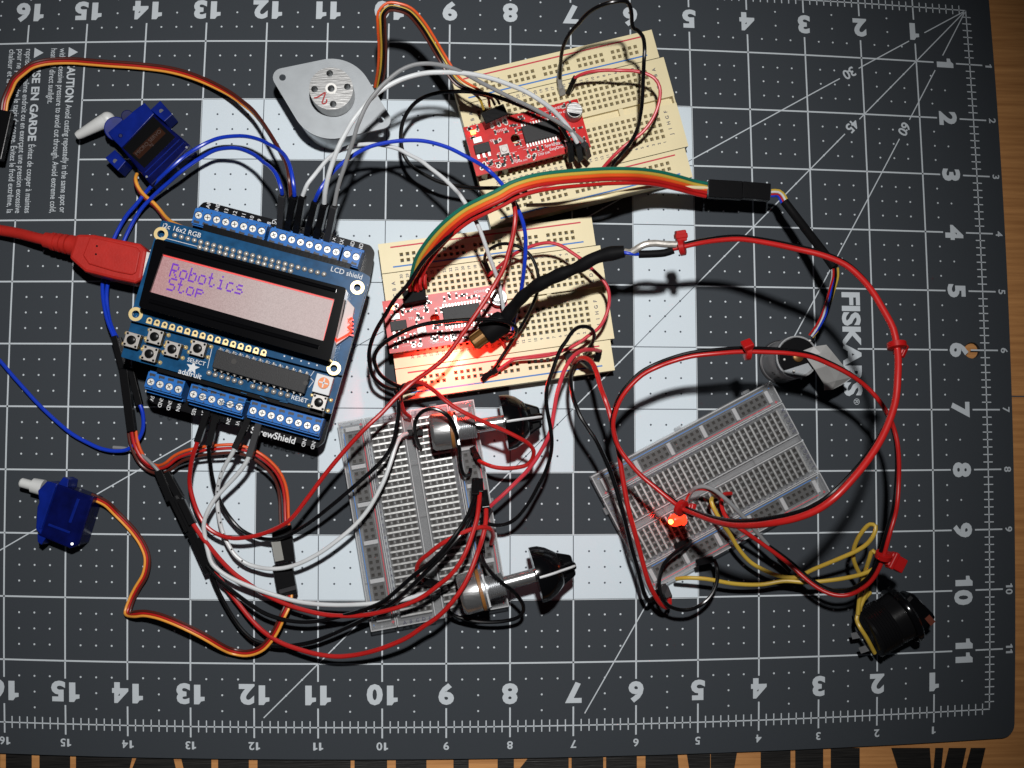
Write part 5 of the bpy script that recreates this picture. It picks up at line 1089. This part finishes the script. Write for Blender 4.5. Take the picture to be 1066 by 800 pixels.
    hp=path('527,331,1.0 533,322,1.1 542,311,1.3 551,303,1.45 562,296,1.6 582,286.5,1.75 605,277,1.9 617,270,1.98 630,265.5,2.03 650,262,2.1'); obj('heat_shrink_sleeve',MB().tube(hp,[.095+.008*math.sin(i*.9)+.006*math.sin(i*.37+1) for i in range(len(hp))],n=16),'black_soft',t,smooth=True)
    sh=obj('shield_braid',MB().tube(path('650,262.5,2.1 657,263,2.13 664,258.5,2.17 671,254.8,2.2 681,253.5,2.2 693,254.5,2.2 704,254.8,2.2'),.050,n=10),'tin',t,smooth=True)
    obj('heat_shrink_sleeve',MB().tube(path('665,265,2.08 680,264.5,2.1 692,263.5,2.12 701,260.5,2.16'),.056,n=12),'black_soft',t,smooth=True)
    obj('lead',MB().tube(path('646,262.5,2.12 656,264.2,2.16 662,265,2.12 668,264.5,2.08'),.026),'blue_wire',t,smooth=True)
    A='700,259.5,2.15 710,257.5,2.2 728,253.5,2.3 748,250.5,2.45 770,249.3,2.6 800,253.5,2.8 830,259.8,3.0 856,266,3.15 880,276,3.3 895,288.5,3.4 907.5,303,3.5 919,322,3.6 930,343,3.7 933.5,360,3.75 935,375,3.8 934.5,392,3.85 932.8,414,3.9 927.5,434,3.95 918,456,4.0 905,477,4.05 887,499.5,4.1 868,519,4.1 850,531.5,4.0 828,540,3.85 800,545.5,3.6 780,547.3,3.3 762,547,3.0 743,543,2.6 726.6,537,2.25 709,529,1.95 695,518.5,1.85 683.6,509,1.8 667,495,1.75 653,479,1.75 643.5,465,1.75 639,451,1.8 638.3,440,1.85 640.5,430,1.9 645,418,1.95 652,407,2.0 668,391,2.05 684,382.5,2.1 700,376.5,2.1 720,371.2,2.15 746,368.3,2.2 772,366.5,2.2 796,366.8,2.2 820,368,2.2 845,372,2.15 862,378.8,2.1 877,386,2.1 892,395,2.05 903,404,2.0 912.5,414,2.0 920,424,1.95 926,434.5,1.95 930.5,446,1.9 934,460,1.9 935.8,480,1.85 935.6,500,1.8 934,525,1.8 931.5,538,1.75 927.7,550.7,1.75 923.5,566,1.7 920,578.5,1.6 916,590,1.5 910,601,1.4 903.5,608.5,1.3 895,614.5,1.2 887,618.5,1.1 878,620.3,1.05 868,619.5,1.0 857,615.5,.95 845,608,.9 834,598.8,.85 825,590.5,.8 816,583,.8 806,575.5,.85 790,564,.9 777,555,.95 766,547.5,.95 757,540,.9 752,530,.8 751,521,.7 753.5,515,.6 761,514,.5'
    pts=path(A,.08); n=len(pts); 
    rs=[.040]*n
    rs=[.033+.014*min(1,max(0,(p.z-2.2)/1.6)) for p in pts]
    obj('red_lead',MB().tube(pts,rs,n=12),'red_wire',t,smooth=True)
    o=[]
    for i,p in enumerate(pts):
        tt=(pts[min(i+1,n-1)]-pts[max(i-1,0)]).normalized(); nn=tt.cross(Vector((0,0,1))).normalized(); ph=i/n*22
        o.append(p+nn*.06*math.cos(ph*.55+2.2)+Vector((0,0,-.055-.03*math.sin(ph))))
    m=int(n*.93); obj('black_lead',MB().tube(o[:m],.031,n=10),'black_wire',t,smooth=True)
    def tie(lab,x,y,z,hx,hy,hz,w=.15,axis=None):
        q=thing('cable_tie',lab,'cable tie',x,y,z,group='red cable ties on the looping wire pair')
        a=P(x,y,z); b=P(hx,hy,hz); dd=(b-a).normalized()
        # nearest run of the pair gives the ring's axis
        i=min(range(n),key=lambda k:(pts[k]-a).length); ax=(pts[min(i+2,n-1)]-pts[max(i-2,0)]).normalized(); c=pts[i]
        ring=[]; e=ax.orthogonal().normalized(); g=ax.cross(e)
        mb=MB().lathe(c-ax*.045,c+ax,[(0,.10),(.01,.125),(.08,.125),(.09,.10)],n=20); obj('strap',mb,'tie_red',q,smooth=True)
        s=(b-c); s.z=s.z; u=s.normalized(); mb=MB().bar(c+u*.08,c+u*(s.length),w,.14); mb.bar(c+u*.12,c+u*.20,w*1.2,.15)
        obj('locking_head',mb,'tie_red',q,bev=.02)
    tie('red cable tie with its head pointing up beside the braided cable end',709,257,2.2,708,240,2.25)
    tie('red cable tie just left of the round motor',778,366.5,2.2,778,360.5,2.3,w=.13)
    tie('red cable tie between the round motor and the hanging hole of the mat',933,356,3.75,937,364,3.66,w=.15)
    tie('red cable tie with a broad head above the rocker switch',921,577,1.65,940,590,1.55,w=.22)
    tie('red cable tie touching the glowing lamp on the tilted clear breadboard',711,530.5,1.97,722,532,1.92,w=.17)
def build_light():
    w=bpy.data.worlds.new('World'); SC.world=w; w.use_nodes=True; bg=w.node_tree.nodes['Background']; bg.inputs[0].default_value=(.75,.85,1,1); bg.inputs[1].default_value=.016
    l=bpy.data.lights.new('camera_flash','SPOT'); l.energy=FLASH; l.shadow_soft_size=.42; l.spot_size=math.radians(70); l.spot_blend=1.0; l.color=(1,.985,.97)
    o=bpy.data.objects.new('camera_flash',l); COL.objects.link(o); o.location=(CAM.x+.45,CAM.y+5.0,CAM.z*1.25)
    d=(Vector((-9.9,-6.2,0))-o.location).normalized(); o.rotation_euler=d.to_track_quat('-Z','Y').to_euler()
    for n,q,e,r in (('laser_glow',P(480,370,.62),34,.06),('lamp_glow',P(696,541,.95),4.,.04),('screen_edge_glow',P(366,342,1.7),.8,.03)):
        l=bpy.data.lights.new(n,'POINT'); l.energy=e; l.color=(1,.03,.02); l.shadow_soft_size=r; o=bpy.data.objects.new(n,l); COL.objects.link(o); o.location=q
    # the module's beam spreads leftwards across the driver board
    l=bpy.data.lights.new('laser_beam','SPOT'); l.energy=480; l.color=(1,.04,.03); l.shadow_soft_size=.05; l.spot_size=math.radians(88); l.spot_blend=.9
    o=bpy.data.objects.new('laser_beam',l); COL.objects.link(o); o.location=P(478,364,.95); d=(P(462,385,.3)-o.location).normalized(); o.rotation_euler=d.to_track_quat('-Z','Y').to_euler()
    SC.view_settings.view_transform='Standard'; SC.view_settings.look='None'; SC.view_settings.exposure=0; SC.view_settings.gamma=1
FLASH=22500
build_table(); build_mat(); build_boards(); build_drivers(); build_stepper(); build_servos(); build_pots(); build_motor(); build_switch(); build_usb(); build_stack(); build_wires(); build_light()
SC.cycles.max_bounces=6; SC.cycles.transparent_max_bounces=12
